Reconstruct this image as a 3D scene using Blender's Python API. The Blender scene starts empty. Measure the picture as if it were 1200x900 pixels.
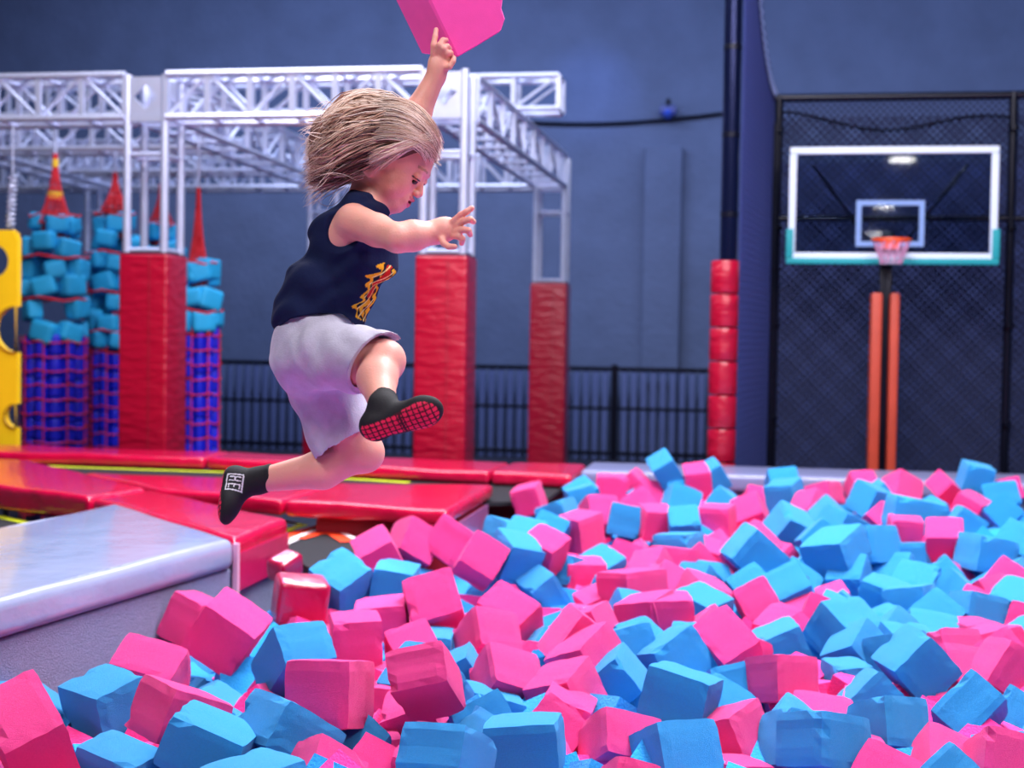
import bpy, bmesh, math, random, json
import numpy as np
from mathutils import Vector, Matrix, Quaternion
random.seed(7); rng = np.random.default_rng(7)
scn = bpy.context.scene; col = scn.collection
PI = math.pi
# ------------------------------------------------------------------ camera
CAMZ = 1.45; FPX = 1600.0
def rmat(ax, a): return Matrix.Rotation(a, 3, ax)
CM = rmat('Z', math.radians(9.6)) @ rmat('X', PI/2 - math.atan(51/1600)) @ rmat('Z', math.radians(0.9))
cam = bpy.data.objects.new('camera', bpy.data.cameras.new('camera')); col.objects.link(cam)
cam.data.sensor_width = 36; cam.data.lens = 36*FPX/1200
cam.matrix_world = Matrix.Translation((0, 0, CAMZ)) @ CM.to_4x4()
cam.data.clip_end = 100; cam.data.clip_start = 0.05
cam.data.dof.use_dof = True; cam.data.dof.focus_distance = 3.0; cam.data.dof.aperture_fstop = 3.2
scn.camera = cam
# ------------------------------------------------------------------ exposure, world
scn.view_settings.view_transform = 'Standard'; scn.view_settings.look = 'None'
scn.view_settings.gamma = 1; scn.view_settings.exposure = 0.0
world = bpy.data.worlds.new('world'); scn.world = world; world.use_nodes = True
world.node_tree.nodes['Background'].inputs[0].default_value = (0.30, 0.36, 0.62, 1)
world.node_tree.nodes['Background'].inputs[1].default_value = 0.35
# ------------------------------------------------------------------ lights (area and spot lights, mostly added without a fixture)
def area_light(name, loc, tgt, size, power, color):
    l = bpy.data.lights.new(name, 'AREA'); l.shape = 'RECTANGLE'; l.size, l.size_y = size
    l.energy = power; l.color = color
    o = bpy.data.objects.new(name, l); col.objects.link(o); o.location = loc
    o.rotation_euler = (Vector(tgt) - Vector(loc)).to_track_quat('-Z', 'Y').to_euler(); return o
def spot_light(name, loc, tgt, deg, power, color, r=0.08, blend=.6):
    l = bpy.data.lights.new(name, 'SPOT'); l.energy = power; l.color = color; l.spot_size = math.radians(deg)
    l.spot_blend = blend; l.shadow_soft_size = r
    o = bpy.data.objects.new(name, l); col.objects.link(o); o.location = loc
    o.rotation_euler = (Vector(tgt) - Vector(loc)).to_track_quat('-Z', 'Y').to_euler(); return o
area_light('light_over_camera', (-1.6, -0.2, 5.6), (-0.8, 3.6, 0.6), (1.8, 1.2), 170, (1.0, 0.93, 0.98))
area_light('light_over_pit', (0.4, 5.2, 5.7), (0.2, 5.0, 0), (4.5, 2.0), 860, (0.96, 0.95, 1.0))
area_light('light_over_trampolines', (-3.6, 7.2, 5.7), (-3.2, 6.6, 0), (3.0, 1.4), 210, (0.97, 0.92, 1.0))
area_light('light_over_truss', (-3.5, 11.0, 5.8), (-3.5, 11.0, 0), (5.0, 3.0), 270, (0.72, 0.78, 1.0))
area_light('light_wall_wash', (0.0, 13.2, 5.85), (0.0, 17.0, 2.4), (11.0, 0.8), 285, (0.54, 0.66, 1.0))
area_light('light_wall_wash_left', (-6.0, 13.6, 5.85), (-6.0, 17.0, 3.4), (6.0, 0.6), 100, (0.54, 0.66, 1.0))  # extra wash added to brighten the left of the wall
area_light('light_right_front', (3.4, 0.6, 5.3), (-0.9, 2.95, 1.2), (1.0, 1.0), 130, (1.0, 0.90, 0.97))  # fill light added to brighten the face of the child
spot_light('light_white_spot', (-2.6, 8.6, 5.4), (-1.36, 4.62, 0.65), 5, 1500, (0.95, 0.97, 1.0), .04, .5)  # narrow spot added to whiten one cube top by the platform
spot_light('light_violet_spot', (-3.4, 7.6, 4.8), (-0.95, 4.3, 0.6), 20, 620, (0.62, 0.25, 1.0))
spot_light('light_blue_spot', (-1.9, 15.6, 4.9), (-1.95, 16.95, 4.55), 60, 40, (0.25, 0.4, 1.0), .05, 1.0)

def at(px, py, d=None, z=None, Y=None):
    r = CM @ Vector(((px-600)/FPX, -(py-450)/FPX, -1.0))
    if z is not None: d = (z-CAMZ)/r.z
    if Y is not None: d = Y/r.y
    return Vector((0, 0, CAMZ)) + r*d
def to_px(p):
    q = CM.transposed() @ (Vector(p) - Vector((0, 0, CAMZ)))
    return 600+FPX*q.x/-q.z, 450-FPX*q.y/-q.z
# ------------------------------------------------------------------ materials
def lin(c):
    return tuple((v/255/12.92 if v/255 <= .04045 else ((v/255+.055)/1.055)**2.4) for v in c) + (1,)
MATS = {}
def mat(name, rgb, rough=.6, metal=0., bump=0., bscale=40, var=0., vscale=8, spec=.5, emit=None, attr=None, sss=0, coat=0, trans=0, sheen=0, stretch=None):
    if name in MATS: return MATS[name]
    m = bpy.data.materials.new(name); m.use_nodes = True; nt = m.node_tree; N = nt.nodes; L = nt.links
    b = N['Principled BSDF']; I = b.inputs
    I['Base Color'].default_value = lin(rgb); I['Roughness'].default_value = rough; I['Metallic'].default_value = metal
    I['Specular IOR Level'].default_value = spec
    if coat: I['Coat Weight'].default_value = coat; I['Coat Roughness'].default_value = .12
    if sss:
        I['Subsurface Weight'].default_value = sss; I['Subsurface Radius'].default_value = (.012, .004, .002); I['Subsurface Scale'].default_value = .6
    if trans: I['Transmission Weight'].default_value = trans
    if sheen: I['Sheen Weight'].default_value = sheen
    if emit: I['Emission Color'].default_value = lin(rgb); I['Emission Strength'].default_value = emit
    tc = N.new('ShaderNodeTexCoord'); mp = N.new('ShaderNodeMapping'); L.new(tc.outputs['Object'], mp.inputs[0])
    if stretch: mp.inputs['Scale'].default_value = stretch
    src = None
    if attr:
        a = N.new('ShaderNodeAttribute'); a.attribute_name = attr; src = a.outputs['Color']; L.new(src, I['Base Color'])
    if var:
        n = N.new('ShaderNodeTexNoise'); n.inputs['Scale'].default_value = vscale; n.inputs['Detail'].default_value = 5
        L.new(mp.outputs[0], n.inputs['Vector'])
        h = N.new('ShaderNodeHueSaturation'); r = N.new('ShaderNodeMapRange')
        r.inputs[1].default_value = .3; r.inputs[2].default_value = .7; r.inputs[3].default_value = 1-var; r.inputs[4].default_value = 1+var
        L.new(n.outputs[0], r.inputs[0]); L.new(r.outputs[0], h.inputs['Value'])
        if src: L.new(src, h.inputs['Color'])
        else: h.inputs['Color'].default_value = lin(rgb)
        L.new(h.outputs[0], I['Base Color'])
    if bump:
        n = N.new('ShaderNodeTexNoise'); n.inputs['Scale'].default_value = bscale; n.inputs['Detail'].default_value = 6
        L.new(mp.outputs[0], n.inputs['Vector'])
        bp = N.new('ShaderNodeBump'); bp.inputs['Strength'].default_value = 1; bp.inputs['Distance'].default_value = bump
        L.new(n.outputs[0], bp.inputs['Height']); L.new(bp.outputs[0], I['Normal'])
    MATS[name] = m; return m
WALL = mat('wall_paint', (84, 98, 132), .85, bump=.012, bscale=14, var=.10, vscale=2.2)
TRUSS = mat('truss_paint', (200, 208, 236), .32, metal=.5, var=.05)
RED = mat('red_vinyl', (196, 6, 62), .24, bump=.022, bscale=6, var=.05, coat=.5)
REDP = mat('red_pad_vinyl', (160, 5, 42), .30, bump=.016, bscale=7, coat=.4, stretch=(1.0, 1.0, 3.0))
GREYV = mat('grey_vinyl', (150, 158, 192), .22, bump=.014, bscale=4, coat=.6)
CARPET = mat('grey_carpet', (132, 136, 172), .95, bump=.006, bscale=260, var=.22, vscale=190)
BLACKM = mat('black_metal', (14, 17, 34), .28, metal=.4)
SLAT = mat('fence_slat', (84, 98, 146), .5, metal=.2, var=.1)
DARK = mat('dark_fabric', (10, 12, 24), .9)
BEDM = mat('black_bed_mesh', (12, 13, 24), .8, bump=.002, bscale=300)
NETM = mat('net_cord', (26, 33, 70), .7)
PINK = mat('pink_foam', (252, 62, 148), .95, bump=.004, bscale=150, var=.05, vscale=30, spec=.2, sheen=.15)
BLUE = mat('blue_foam', (40, 157, 228), .95, bump=.004, bscale=150, var=.05, vscale=30, spec=.2, sheen=.15)
# ------------------------------------------------------------------ helpers
def tag(o, label=None, cat=None, group=None, kind=None):
    if label: o['label'] = label
    if cat: o['category'] = cat
    if group: o['group'] = group
    if kind: o['kind'] = kind
    return o
def thing(name, label, cat, loc=(0, 0, 0), group=None):
    o = bpy.data.objects.new(name, None); col.objects.link(o); o.location = loc; o.empty_display_size = .1
    return tag(o, label, cat, group)
def obj(name, me, parent=None, m=None):
    """link mesh given in world coordinates; a child is re-based to its parent's location"""
    o = bpy.data.objects.new(name, me); col.objects.link(o)
    if m is not None:
        me.materials.clear(); me.materials.append(m)
    if parent is not None:
        root = parent; off = Vector((0, 0, 0))
        while root is not None: off += root.location; root = root.parent
        me.transform(Matrix.Translation(-off)); o.parent = parent
    else:
        vs = [v.co for v in me.vertices]
        c = Vector(((min(v.x for v in vs)+max(v.x for v in vs))/2, (min(v.y for v in vs)+max(v.y for v in vs))/2, min(v.z for v in vs)))
        me.transform(Matrix.Translation(-c)); o.location = c
    return o
class MB:
    def __init__(s): s.bm = bmesh.new()
    def box(s, a, b, rot=None, c=None):
        a, b = Vector(a), Vector(b); m = bmesh.ops.create_cube(s.bm, size=1)
        M4 = Matrix.Translation((a+b)/2) @ Matrix.Diagonal((*(b-a), 1))
        bmesh.ops.transform(s.bm, matrix=M4, verts=m['verts']); return s
    def tube(s, a, b, r, r2=None, seg=8, caps=True):
        a, b = Vector(a), Vector(b); d = b-a
        if d.length < 1e-6: return s
        m = bmesh.ops.create_cone(s.bm, cap_ends=caps, segments=seg, radius1=r, radius2=r if r2 is None else r2, depth=d.length)
        bmesh.ops.transform(s.bm, matrix=Matrix.Translation((a+b)/2) @ d.to_track_quat('Z', 'Y').to_matrix().to_4x4(), verts=m['verts']); return s
    def ball(s, c, r, sc=(1, 1, 1), seg=12):
        m = bmesh.ops.create_uvsphere(s.bm, u_segments=seg, v_segments=seg//2+2, radius=r)
        bmesh.ops.transform(s.bm, matrix=Matrix.Translation(c) @ Matrix.Diagonal((*sc, 1)), verts=m['verts']); return s
    def path(s, pts, r, seg=6, closed=False):
        pts = [Vector(p) for p in pts]; n = len(pts); rings = []
        up = Vector((0, 0, 1)); 
        for i, p in enumerate(pts):
            t = (pts[(i+1) % n]-pts[i-1]) if closed else (pts[min(i+1, n-1)]-pts[max(i-1, 0)])
            t.normalize(); x = t.cross(up)
            if x.length < .05: x = t.cross(Vector((1, 0, 0)))
            x.normalize(); y = x.cross(t)
            rr = r[i] if isinstance(r, (list, tuple)) else r
            rings.append([s.bm.verts.new(p+x*math.cos(2*PI*k/seg)*rr+y*math.sin(2*PI*k/seg)*rr) for k in range(seg)])
        for i in range(n if closed else n-1):
            A, B = rings[i], rings[(i+1) % n]
            for k in range(seg): s.bm.faces.new((A[k], A[(k+1) % seg], B[(k+1) % seg], B[k]))
        if not closed: s.bm.faces.new(rings[0][::-1]); s.bm.faces.new(rings[-1])
        return s
    def prism(s, poly, z0, z1):
        """poly: xy list (or 3D list), extruded in z"""
        lo = [s.bm.verts.new((p[0], p[1], z0)) for p in poly]; hi = [s.bm.verts.new((p[0], p[1], z1)) for p in poly]
        n = len(poly)
        s.bm.faces.new(lo[::-1]); s.bm.faces.new(hi)
        for i in range(n): s.bm.faces.new((lo[i], lo[(i+1) % n], hi[(i+1) % n], hi[i]))
        return s
    def bevel(s, w, seg=2):
        bmesh.ops.recalc_face_normals(s.bm, faces=s.bm.faces)
        bmesh.ops.bevel(s.bm, geom=[e for e in s.bm.edges if e.is_manifold and e.calc_face_angle(0) > .5], offset=w, segments=seg, profile=.6, affect='EDGES', clamp_overlap=True)
        return s
    def me(s, name, m=None, smooth=True):
        bmesh.ops.recalc_face_normals(s.bm, faces=s.bm.faces)
        me = bpy.data.meshes.new(name); s.bm.to_mesh(me); s.bm.free()
        if m: me.materials.append(m)
        if smooth:
            me.polygons.foreach_set('use_smooth', [True]*len(me.polygons))
            try: me.set_sharp_from_angle(angle=math.radians(40))
            except Exception: pass
        return me
    def build(s, name, m, parent=None, smooth=True): return obj(name, s.me(name, m, smooth), parent)

# ------------------------------------------------------------------ setting
ZM = 0.70; YW = 17.0
def struct(o): o['kind'] = 'structure'; return o
struct(MB().box((-11, -24, -.2), (8, YW, 0)).build('floor', mat('floor_carpet', (30, 34, 56), .9, var=.1), None, False))
struct(MB().box((-11, YW, 0), (8, YW+.2, 6.4)).build('wall_back', WALL, None, False))
struct(MB().box((-11.2, -24, 0), (-11, YW+.2, 6.4)).build('wall_left', WALL, None, False))
struct(MB().box((8, -24, 0), (8.2, YW+.2, 6.4)).build('wall_right', WALL, None, False))
struct(MB().box((-11.2, -24.2, 0), (8.2, -24, 6.4)).build('wall_front', WALL, None, False))
struct(MB().box((-11.2, -24.2, 6.4), (8.2, YW+.2, 6.6)).build('ceiling', mat('ceiling_paint', (40, 46, 70), .9), None, False))
a = at(756, 172, Y=16.9); b = at(800, 172, Y=16.9)
struct(MB().box((a.x, 16.86, 0), (b.x, YW+.05, a.z)).bevel(.01, 1).build('trim_1', WALL, None, False))
# thin black cable and its clamp light on the wall
c0, c1 = at(560, 139, Y=16.95), at(860, 131, Y=16.95)
ca = MB().path([c0+(c1-c0)*t-Vector((0, 0, .10*math.sin(PI*t))) for t in [i/14 for i in range(15)]], .018).build('wall_cable', BLACKM)
tag(ca, 'thin black cable strung level across the grey blue back wall', 'cable')
c = at(783, 127, Y=16.85)
t = thing('wall_lamp', 'small blue clamp lamp fixed to the cable above the wall pilaster', 'lamp', c)
MB().box(c-Vector((.10, .06, .09)), c+Vector((.10, .06, .03))).bevel(.03).build('housing', mat('blue_lamp_body', (30, 50, 130), .4), t)
MB().tube(c+Vector((0, 0, .02)), c+Vector((0, .02, .11)), .03).build('bracket', BLACKM, t)
MB().tube(c+Vector((0, -.05, -.05)), c+Vector((0, -.09, -.11)), .05).build('lens', mat('blue_lamp_lens', (60, 90, 200), .2), t)

# slatted metal fence along the back wall
fy = 16.7; fz = at(450, 425, Y=fy).z
t = thing('metal_fence', 'low dark blue fence of upright metal slats along the back wall', 'fence', (-4, fy, 0))
MB().box((-9.2, fy-.03, fz-.05), (.35, fy+.03, fz)).bevel(.01, 1).build('top_rail', BLACKM, t)
MB().box((-9.2, fy-.025, .06), (.35, fy+.025, .11)).bevel(.01, 1).build('bottom_rail', BLACKM, t)
MB().box((-9.2, fy-.025, .62), (.35, fy+.025, .655)).bevel(.008, 1).build('middle_rail', BLACKM, t)
sl = MB().box((-.036, -.012, .0), (.036, .018, fz-.05)).bevel(.011, 1).me('slat', SLAT)
x = -9.1; k = 0
while x < .3:
    if k % 16 == 0: MB().box((x-.04, fy-.05, 0), (x+.04, fy+.03, fz+.03)).bevel(.008, 1).build('fence_post', BLACKM, t)
    else:
        o = bpy.data.objects.new('slat', sl); col.objects.link(o); o.parent = t; o.location = (x+4, .0, 0)
    x += .118; k += 1

# ------------------------------------------------------------------ truss rig
def beam(A, B, label, w=.30, h=.29, n=8, group=None, horiz=True):
    """A,B: centre points of the two ends; box truss with four chords, uprights, cross bars and diagonals"""
    A, B = Vector(A), Vector(B); d = (B-A).normalized(); side = d.cross(Vector((0, 0, 1))).normalized(); up = Vector((0, 0, 1))
    t = thing('truss_beam', label, 'truss', A, group)
    for sx in (-1, 1):
        for sz in (-1, 1):
            o = side*w/2*sx+up*h/2*sz
            MB().tube(A+o, B+o, .025, seg=8).build('chord', TRUSS, t)
    for i in range(n+1):
        p = A+(B-A)*(i/n)
        for sx in (-1, 1):
            o = side*w/2*sx
            MB().box(p+o-up*h/2-Vector((.019, .012, 0)), p+o+up*h/2+Vector((.019, .012, 0))).build('upright', TRUSS, t, False)
            if i < n:
                q = A+(B-A)*((i+1)/n); s2 = 1 if i % 2 else -1
                MB().tube(p+o+up*h/2*s2, q+o-up*h/2*s2, .013, seg=6).build('diagonal', TRUSS, t)
        for sz in (-1, 1):
            MB().tube(p-side*w/2+up*h/2*sz, p+side*w/2+up*h/2*sz, .014, seg=6).build('cross_bar', TRUSS, t)
            if i < n and sz == 1:
                q = A+(B-A)*((i+1)/n)
                MB().tube(p-side*w/2+up*h/2*sz, q+side*w/2+up*h/2*sz, .011, seg=6).build('diagonal', TRUSS, t)
    return t
def column(x, y, label, padlabel=None, ztop=3.22, w=.27, pad=(.175, 2.0)):
    t = thing('truss_column', label, 'column', (x, y, 0))
    for sx in (-1, 1):
        for sy in (-1, 1):
            MB().tube((x+sx*w/2, y+sy*w/2, 1.9), (x+sx*w/2, y+sy*w/2, ztop), .028, seg=10).build('post', TRUSS, t)
    for z in (2.03, 2.68):
        for (a, b) in (((-1, -1), (1, -1)), ((1, -1), (1, 1)), ((1, 1), (-1, 1)), ((-1, 1), (-1, -1))):
            MB().tube((x+a[0]*w/2, y+a[1]*w/2, z), (x+b[0]*w/2, y+b[1]*w/2, z), .016, seg=6).build('rung', TRUSS, t)
    p = MB().box((x-pad[0], y-pad[0], 0), (x+pad[0], y+pad[0], pad[1])).bevel(.022, 3).build('column_pad', REDP, t)
    MB().box((x+.045, y-pad[0]-.004, .02), (x+.050, y-pad[0]+.01, pad[1]-.02)).build('seam', mat('seam_dark', (120, 20, 40), .5), p, False)
    MB().box((x-pad[0]+.01, y-pad[0]+.01, pad[1]-.01), (x+pad[0]-.01, y+pad[0]-.01, pad[1]+.012)).build('pad_cap', mat('pad_cap_dark', (70, 20, 50), .5), p, False)
    # box corner joint at the top
    for sy in (-1, 1):
        MB().box((x-w/2-.02, y+sy*w/2-.02, 2.93-.03), (x+w/2+.02, y+sy*w/2+.02, 2.93+.02)).build('joint_plate', TRUSS, t, False)
        f = y+sy*(w/2+.01)
        m = MB()
        c = Vector((x, f, 3.07)); hs = .135
        for (u, v) in ((1, 1), (1, -1), (-1, -1), (-1, 1)):
            vs = []
            for yy in (-.006, .006):
                vs.append([m.bm.verts.new(c+Vector((u*hs, yy, v*hs))), m.bm.verts.new(c+Vector((0, yy, v*hs))), m.bm.verts.new(c+Vector((0, yy, v*.085))), m.bm.verts.new(c+Vector((u*.085, yy, 0))), m.bm.verts.new(c+Vector((u*hs, yy, 0)))])
            m.bm.faces.new(vs[0]); m.bm.faces.new(vs[1][::-1])
            for i in range(5): m.bm.faces.new((vs[0][i], vs[0][(i+1) % 5], vs[1][(i+1) % 5], vs[1][i]))
        m.build('joint_plate', TRUSS, t, False)
    return t
NY, FY = 8.95, 13.1
column(-4.05, NY, 'white box truss column with a tall red pad at the left in front of the blue bundles')
column(-1.97, NY, 'white box truss column with a red pad behind the hand stretched out by the child')
column(-6.25, NY, 'white box truss column with red pad at the far left end of the front truss beam')
column(-1.85, FY, 'white box truss column with red pad at the back right corner of the truss rig')
column(-4.1, FY, 'white box truss column with red pad mostly hidden behind the child in grey shorts')
column(-6.45, FY, 'white box truss column in the back row behind the blue hanging bundles')
zb = 3.075
beam((-6.1, NY, zb), (-4.2, NY, zb), 'white front truss beam running off the left edge of the photo', n=6)
beam((-3.9, NY, zb), (-2.12, NY, zb), 'white front truss beam between the two near red padded columns', n=6)
beam((-1.96, NY+.15, zb), (-1.86, FY-.15, zb), 'white truss beam running back along the right side of the rig', n=9)
beam((-4.05, NY+.15, zb), (-4.1, FY-.15, zb), 'white truss beam running back from the left near column to the hidden one', n=9)
beam((-6.25, NY+.15, zb), (-6.45, FY-.15, zb), 'white truss beam running back at the far left over the first blue bundle', n=9)
beam((-9.0, FY, zb), (-6.6, FY, zb), 'white back truss beam running off the left side of the rig', n=8)
beam((-6.3, FY, zb), (-4.25, FY, zb), 'white back truss beam over the blue hanging bundles', n=7)
beam((-3.95, FY, zb), (-2.0, FY, zb), 'white back truss beam seen beneath the far right corner of the rig', n=7)
e = at(657, 111, d=11.3)
beam((-6.4, e.y, e.z), (e.x, e.y, e.z), 'white upper truss beam lying across the rig and sticking out to the right', w=.28, h=.27, n=13)
for i, yy in enumerate((10.45, 11.9)):
    beam((-6.15, yy, zb), (-4.25, yy, zb), ('white cross truss carrying the blue bundles, the nearer one', 'white cross truss carrying the blue bundles, the farther one')[i], w=.28, h=.27, n=6)

# ------------------------------------------------------------------ hanging bundles
CYAN = mat('cyan_foam', (22, 160, 215), .7, bump=.003, bscale=60, var=.08)
NAVY = mat('navy_vinyl', (24, 30, 200), .4, bump=.004, bscale=12, var=.12)
NETR = mat('red_net', (200, 20, 40), .7)
YEL = mat('yellow_panel', (250, 205, 20), .45, var=.03)
def bundle(px0, px1, ytop, ycone, yfoam, ytube, d, label, coneY=None):
    c = at((px0+px1)/2, ytop, d); r = (px1-px0)/2/FPX*d; x, y = c.x, c.y
    Z = lambda py: at((px0+px1)/2, py, d).z
    t = thing('hanging_obstacle', label, 'climbing obstacle', (x, y, 0), 'hanging foam bundles inside the truss rig')
    # rope cone
    z0, z1 = Z(ytop), Z(ycone); m = MB(); R2 = r*.48
    for k in range(12):
        a = k*PI/6
        m.path([(x+(.012+R2*q*q)*math.cos(a+q*.5), y+(.012+R2*q*q)*math.sin(a+q*.5), z0+(z1-z0)*q) for q in (0, .25, .5, .75, 1)], .0055, 4)
        m.path([(x+(.012+R2*q*q)*math.cos(a-q*.5), y+(.012+R2*q*q)*math.sin(a-q*.5), z0+(z1-z0)*q) for q in (0, .25, .5, .75, 1)], .0055, 4)
    for j in range(1, 7):
        q = j/6; rr = .012+R2*q*q; zz = z0+(z1-z0)*q
        m.path([(x+rr*math.cos(k*PI/6), y+rr*math.sin(k*PI/6), zz) for k in range(12)], .008, 5, True)
    m.build('rope_cone', NETR, t)
    MB().tube((x, y, z0-.02), (x, y, 2.95), .012).build('hanging_strap', TRUSS, t)
    for q in ((.08, .55) if px0 < 60 else ()): MB().tube((x, y, z0+(z1-z0)*q), (x, y, z0+(z1-z0)*q-.06), .025+R2*q*q).build('strap_band', mat('yellow_band', (235, 190, 40), .6), t)
    MB().tube((x, y, z1+.02), (x, y, Z(yfoam)-.2), R2*.8, R2*1.1).build('core', mat('dark_red_core', (120, 12, 30), .7), t)
    # cyan blocks tied round the core
    zf = Z(yfoam); zt = Z(ytube); rows = max(3, int(round((zf-zt)/.165)))
    blk = None
    for j in range(rows):
        zz = zf-(j+.5)*(zf-zt)/rows; nb = 6; rr = r*(.55 if j == 0 else .8)+random.uniform(-.015, .01)
        for k in range(nb):
            if random.random() < .12: continue
            a = k*2*PI/nb+j*.55+random.uniform(-.12, .12)
            s = random.uniform(.85, 1.1)
            m = MB().box((-.092*s, -.06, -.078*s), (.092*s, .06, .078*s)).bevel(.034, 3)
            mm = Matrix.Translation((x+rr*math.cos(a), y+rr*math.sin(a), zz+random.uniform(-.03, .03))) @ Matrix.Rotation(a+PI/2+random.uniform(-.2, .2), 4, 'Z') @ Matrix.Rotation(random.uniform(-.3, .3), 4, 'Y')
            bmesh.ops.transform(m.bm, matrix=mm, verts=m.bm.verts)
            m.build('foam_piece', CYAN, t)
        if j % 2 == 0:
            MB().path([(x+(rr+.06)*math.cos(k*PI/8), y+(rr+.06)*math.sin(k*PI/8), zz+.07+.015*math.sin(k*1.7)) for k in range(16)], .009, 5, True).build('tie_rope', NETR, t)
    # navy padded tubes with net
    zB = 0.0; nt_ = 12
    for k in range(nt_):
        a = k*2*PI/nt_; rr = r*.80; top = zt+.02+random.uniform(-.05, .03)
        m = MB(); rt = rr*PI/nt_*1.06
        pts = []; q = top
        while q > zB: pts.append(q); q -= .16+random.uniform(-.02, .02)
        for q1, q2 in zip(pts[:-1], pts[1:]):
            m.tube((x+rr*math.cos(a), y+rr*math.sin(a), q1-.004), (x+rr*math.cos(a), y+rr*math.sin(a), q2+.004), rt, seg=10)
        m.bevel(.014, 2).build('padded_tube', NAVY, t)
    MB().tube((x, y, zB), (x, y, zt), r*.7, seg=16).build('inner_core', mat('navy_core', (14, 16, 90), .7), t)
    m = MB(); ro = r*1.04
    for k in range(9):
        a = k*PI/4.5
        m.tube((x+ro*math.cos(a), y+ro*math.sin(a), zB), (x+ro*math.cos(a), y+ro*math.sin(a), zt+.03), .005, seg=4)
    zz = zt-.02
    while zz > zB:
        m.path([(x+ro*math.cos(k*PI/10), y+ro*math.sin(k*PI/10), zz+.01*math.sin(k*2.2)) for k in range(20)], .006, 4, True); zz -= .11
    m.build('red_netting', NETR, t)
    return t
bundle(28, 102, 180, 262, 252, 398, 10.6, 'hanging obstacle of cyan foam over navy tubes in red net, nearest the yellow panel')
bundle(106, 164, 202, 246, 250, 410, 11.2, 'hanging obstacle of cyan foam and navy tubes just left of the left red column')
bundle(163, 215, 215, 262, 262, 400, 12.0, 'hanging obstacle of cyan foam seen through the posts of the left column')
bundle(206, 259, 220, 330, 305, 390, 10.3, 'hanging obstacle with long red rope cone, right of the left red padded column')

# yellow climbing panel
c = at(-10, 400, 9.4); sx = 9.4/FPX
t = thing('climbing_panel', 'yellow climbing panel with round holes at the left edge of the photo', 'climbing panel', (c.x, c.y, 0))
m = MB(); outer = []; 
x0, x1 = at(-55, 400, 9.4).x, at(23, 400, 9.4).x; zt, zb_ = at(0, 270, 9.4).z, .30
holes = [(at(-6, 306, 9.4), 19*sx), (at(22, 386, 9.4), 27*sx), (at(20, 487, 9.4), 14*sx)]
# plate built as a fine grid whose cells inside the holes are dropped and whose rims are pulled to the circles
nx, nz = 40, 110; vg = {}
def inside(x, z):
    for hc, hr in holes[:3]:
        if (x-hc.x)**2+(z-hc.z)**2 < hr*hr: return True
    r = .07
    if x > x1-r and z > zt-r and (x-x1+r)**2+(z-zt+r)**2 > r*r: return True
    return False
for i in range(nx):
    for j in range(nz):
        xa, xb = x0+(x1-x0)*i/nx, x0+(x1-x0)*(i+1)/nx; za, zc = zb_+(zt-zb_)*j/nz, zb_+(zt-zb_)*(j+1)/nz
        if inside((xa+xb)/2, (za+zc)/2): continue
        q = []
        for (ii, jj, xx, zz) in ((i, j, xa, za), (i+1, j, xb, za), (i+1, j+1, xb, zc), (i, j+1, xa, zc)):
            if (ii, jj) not in vg:
                px_, pz_ = xx, zz
                for hc, hr in holes:
                    dd = math.hypot(px_-hc.x, pz_-hc.z)
                    if dd < hr*1.13 and dd > 1e-5 and abs(dd-hr) < .02: px_, pz_ = hc.x+(px_-hc.x)*hr/dd, hc.z+(pz_-hc.z)*hr/dd
                vg[(ii, jj)] = m.bm.verts.new((px_, c.y, pz_))
            q.append(vg[(ii, jj)])
        m.bm.faces.new(q)
ret = bmesh.ops.extrude_face_region(m.bm, geom=m.bm.faces[:])
bmesh.ops.translate(m.bm, vec=(0, .05, 0), verts=[v for v in ret['geom'] if isinstance(v, bmesh.types.BMVert)])
m.build('panel', YEL, t)
for hc, hr in holes[1:]:
    MB().path([(hc.x+hr*math.cos(a_), c.y-.004, hc.z+hr*math.sin(a_)) for a_ in [PI*.5+PI*.0+q*PI/12 for q in range(0, 25)] if hc.x+hr*math.cos(a_) < x1], .009, 6).build('hole_rim', mat('yellow_rim', (200, 160, 20), .4), t)
for dx in (-.25, .1): MB().tube((c.x+dx, c.y+.02, 0), (c.x+dx, c.y+.02, .32), .02).build('foot_post', BLACKM, t)
# coil chain above it
a, b = at(12, 268, 9.45), at(15, 205, 9.45)
m = MB(); n = 64
m.path([a+(b-a)*(i/n)+Vector((.028*math.cos(i*1.1), .028*math.sin(i*1.1), 0)) for i in range(n+1)], .006, 5)
m.tube(b, b+Vector((0, 0, .35)), .006)
tag(m.build('hanging_coil', TRUSS), 'pale coiled chain hanging from the truss down to the yellow panel', 'chain')

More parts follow.
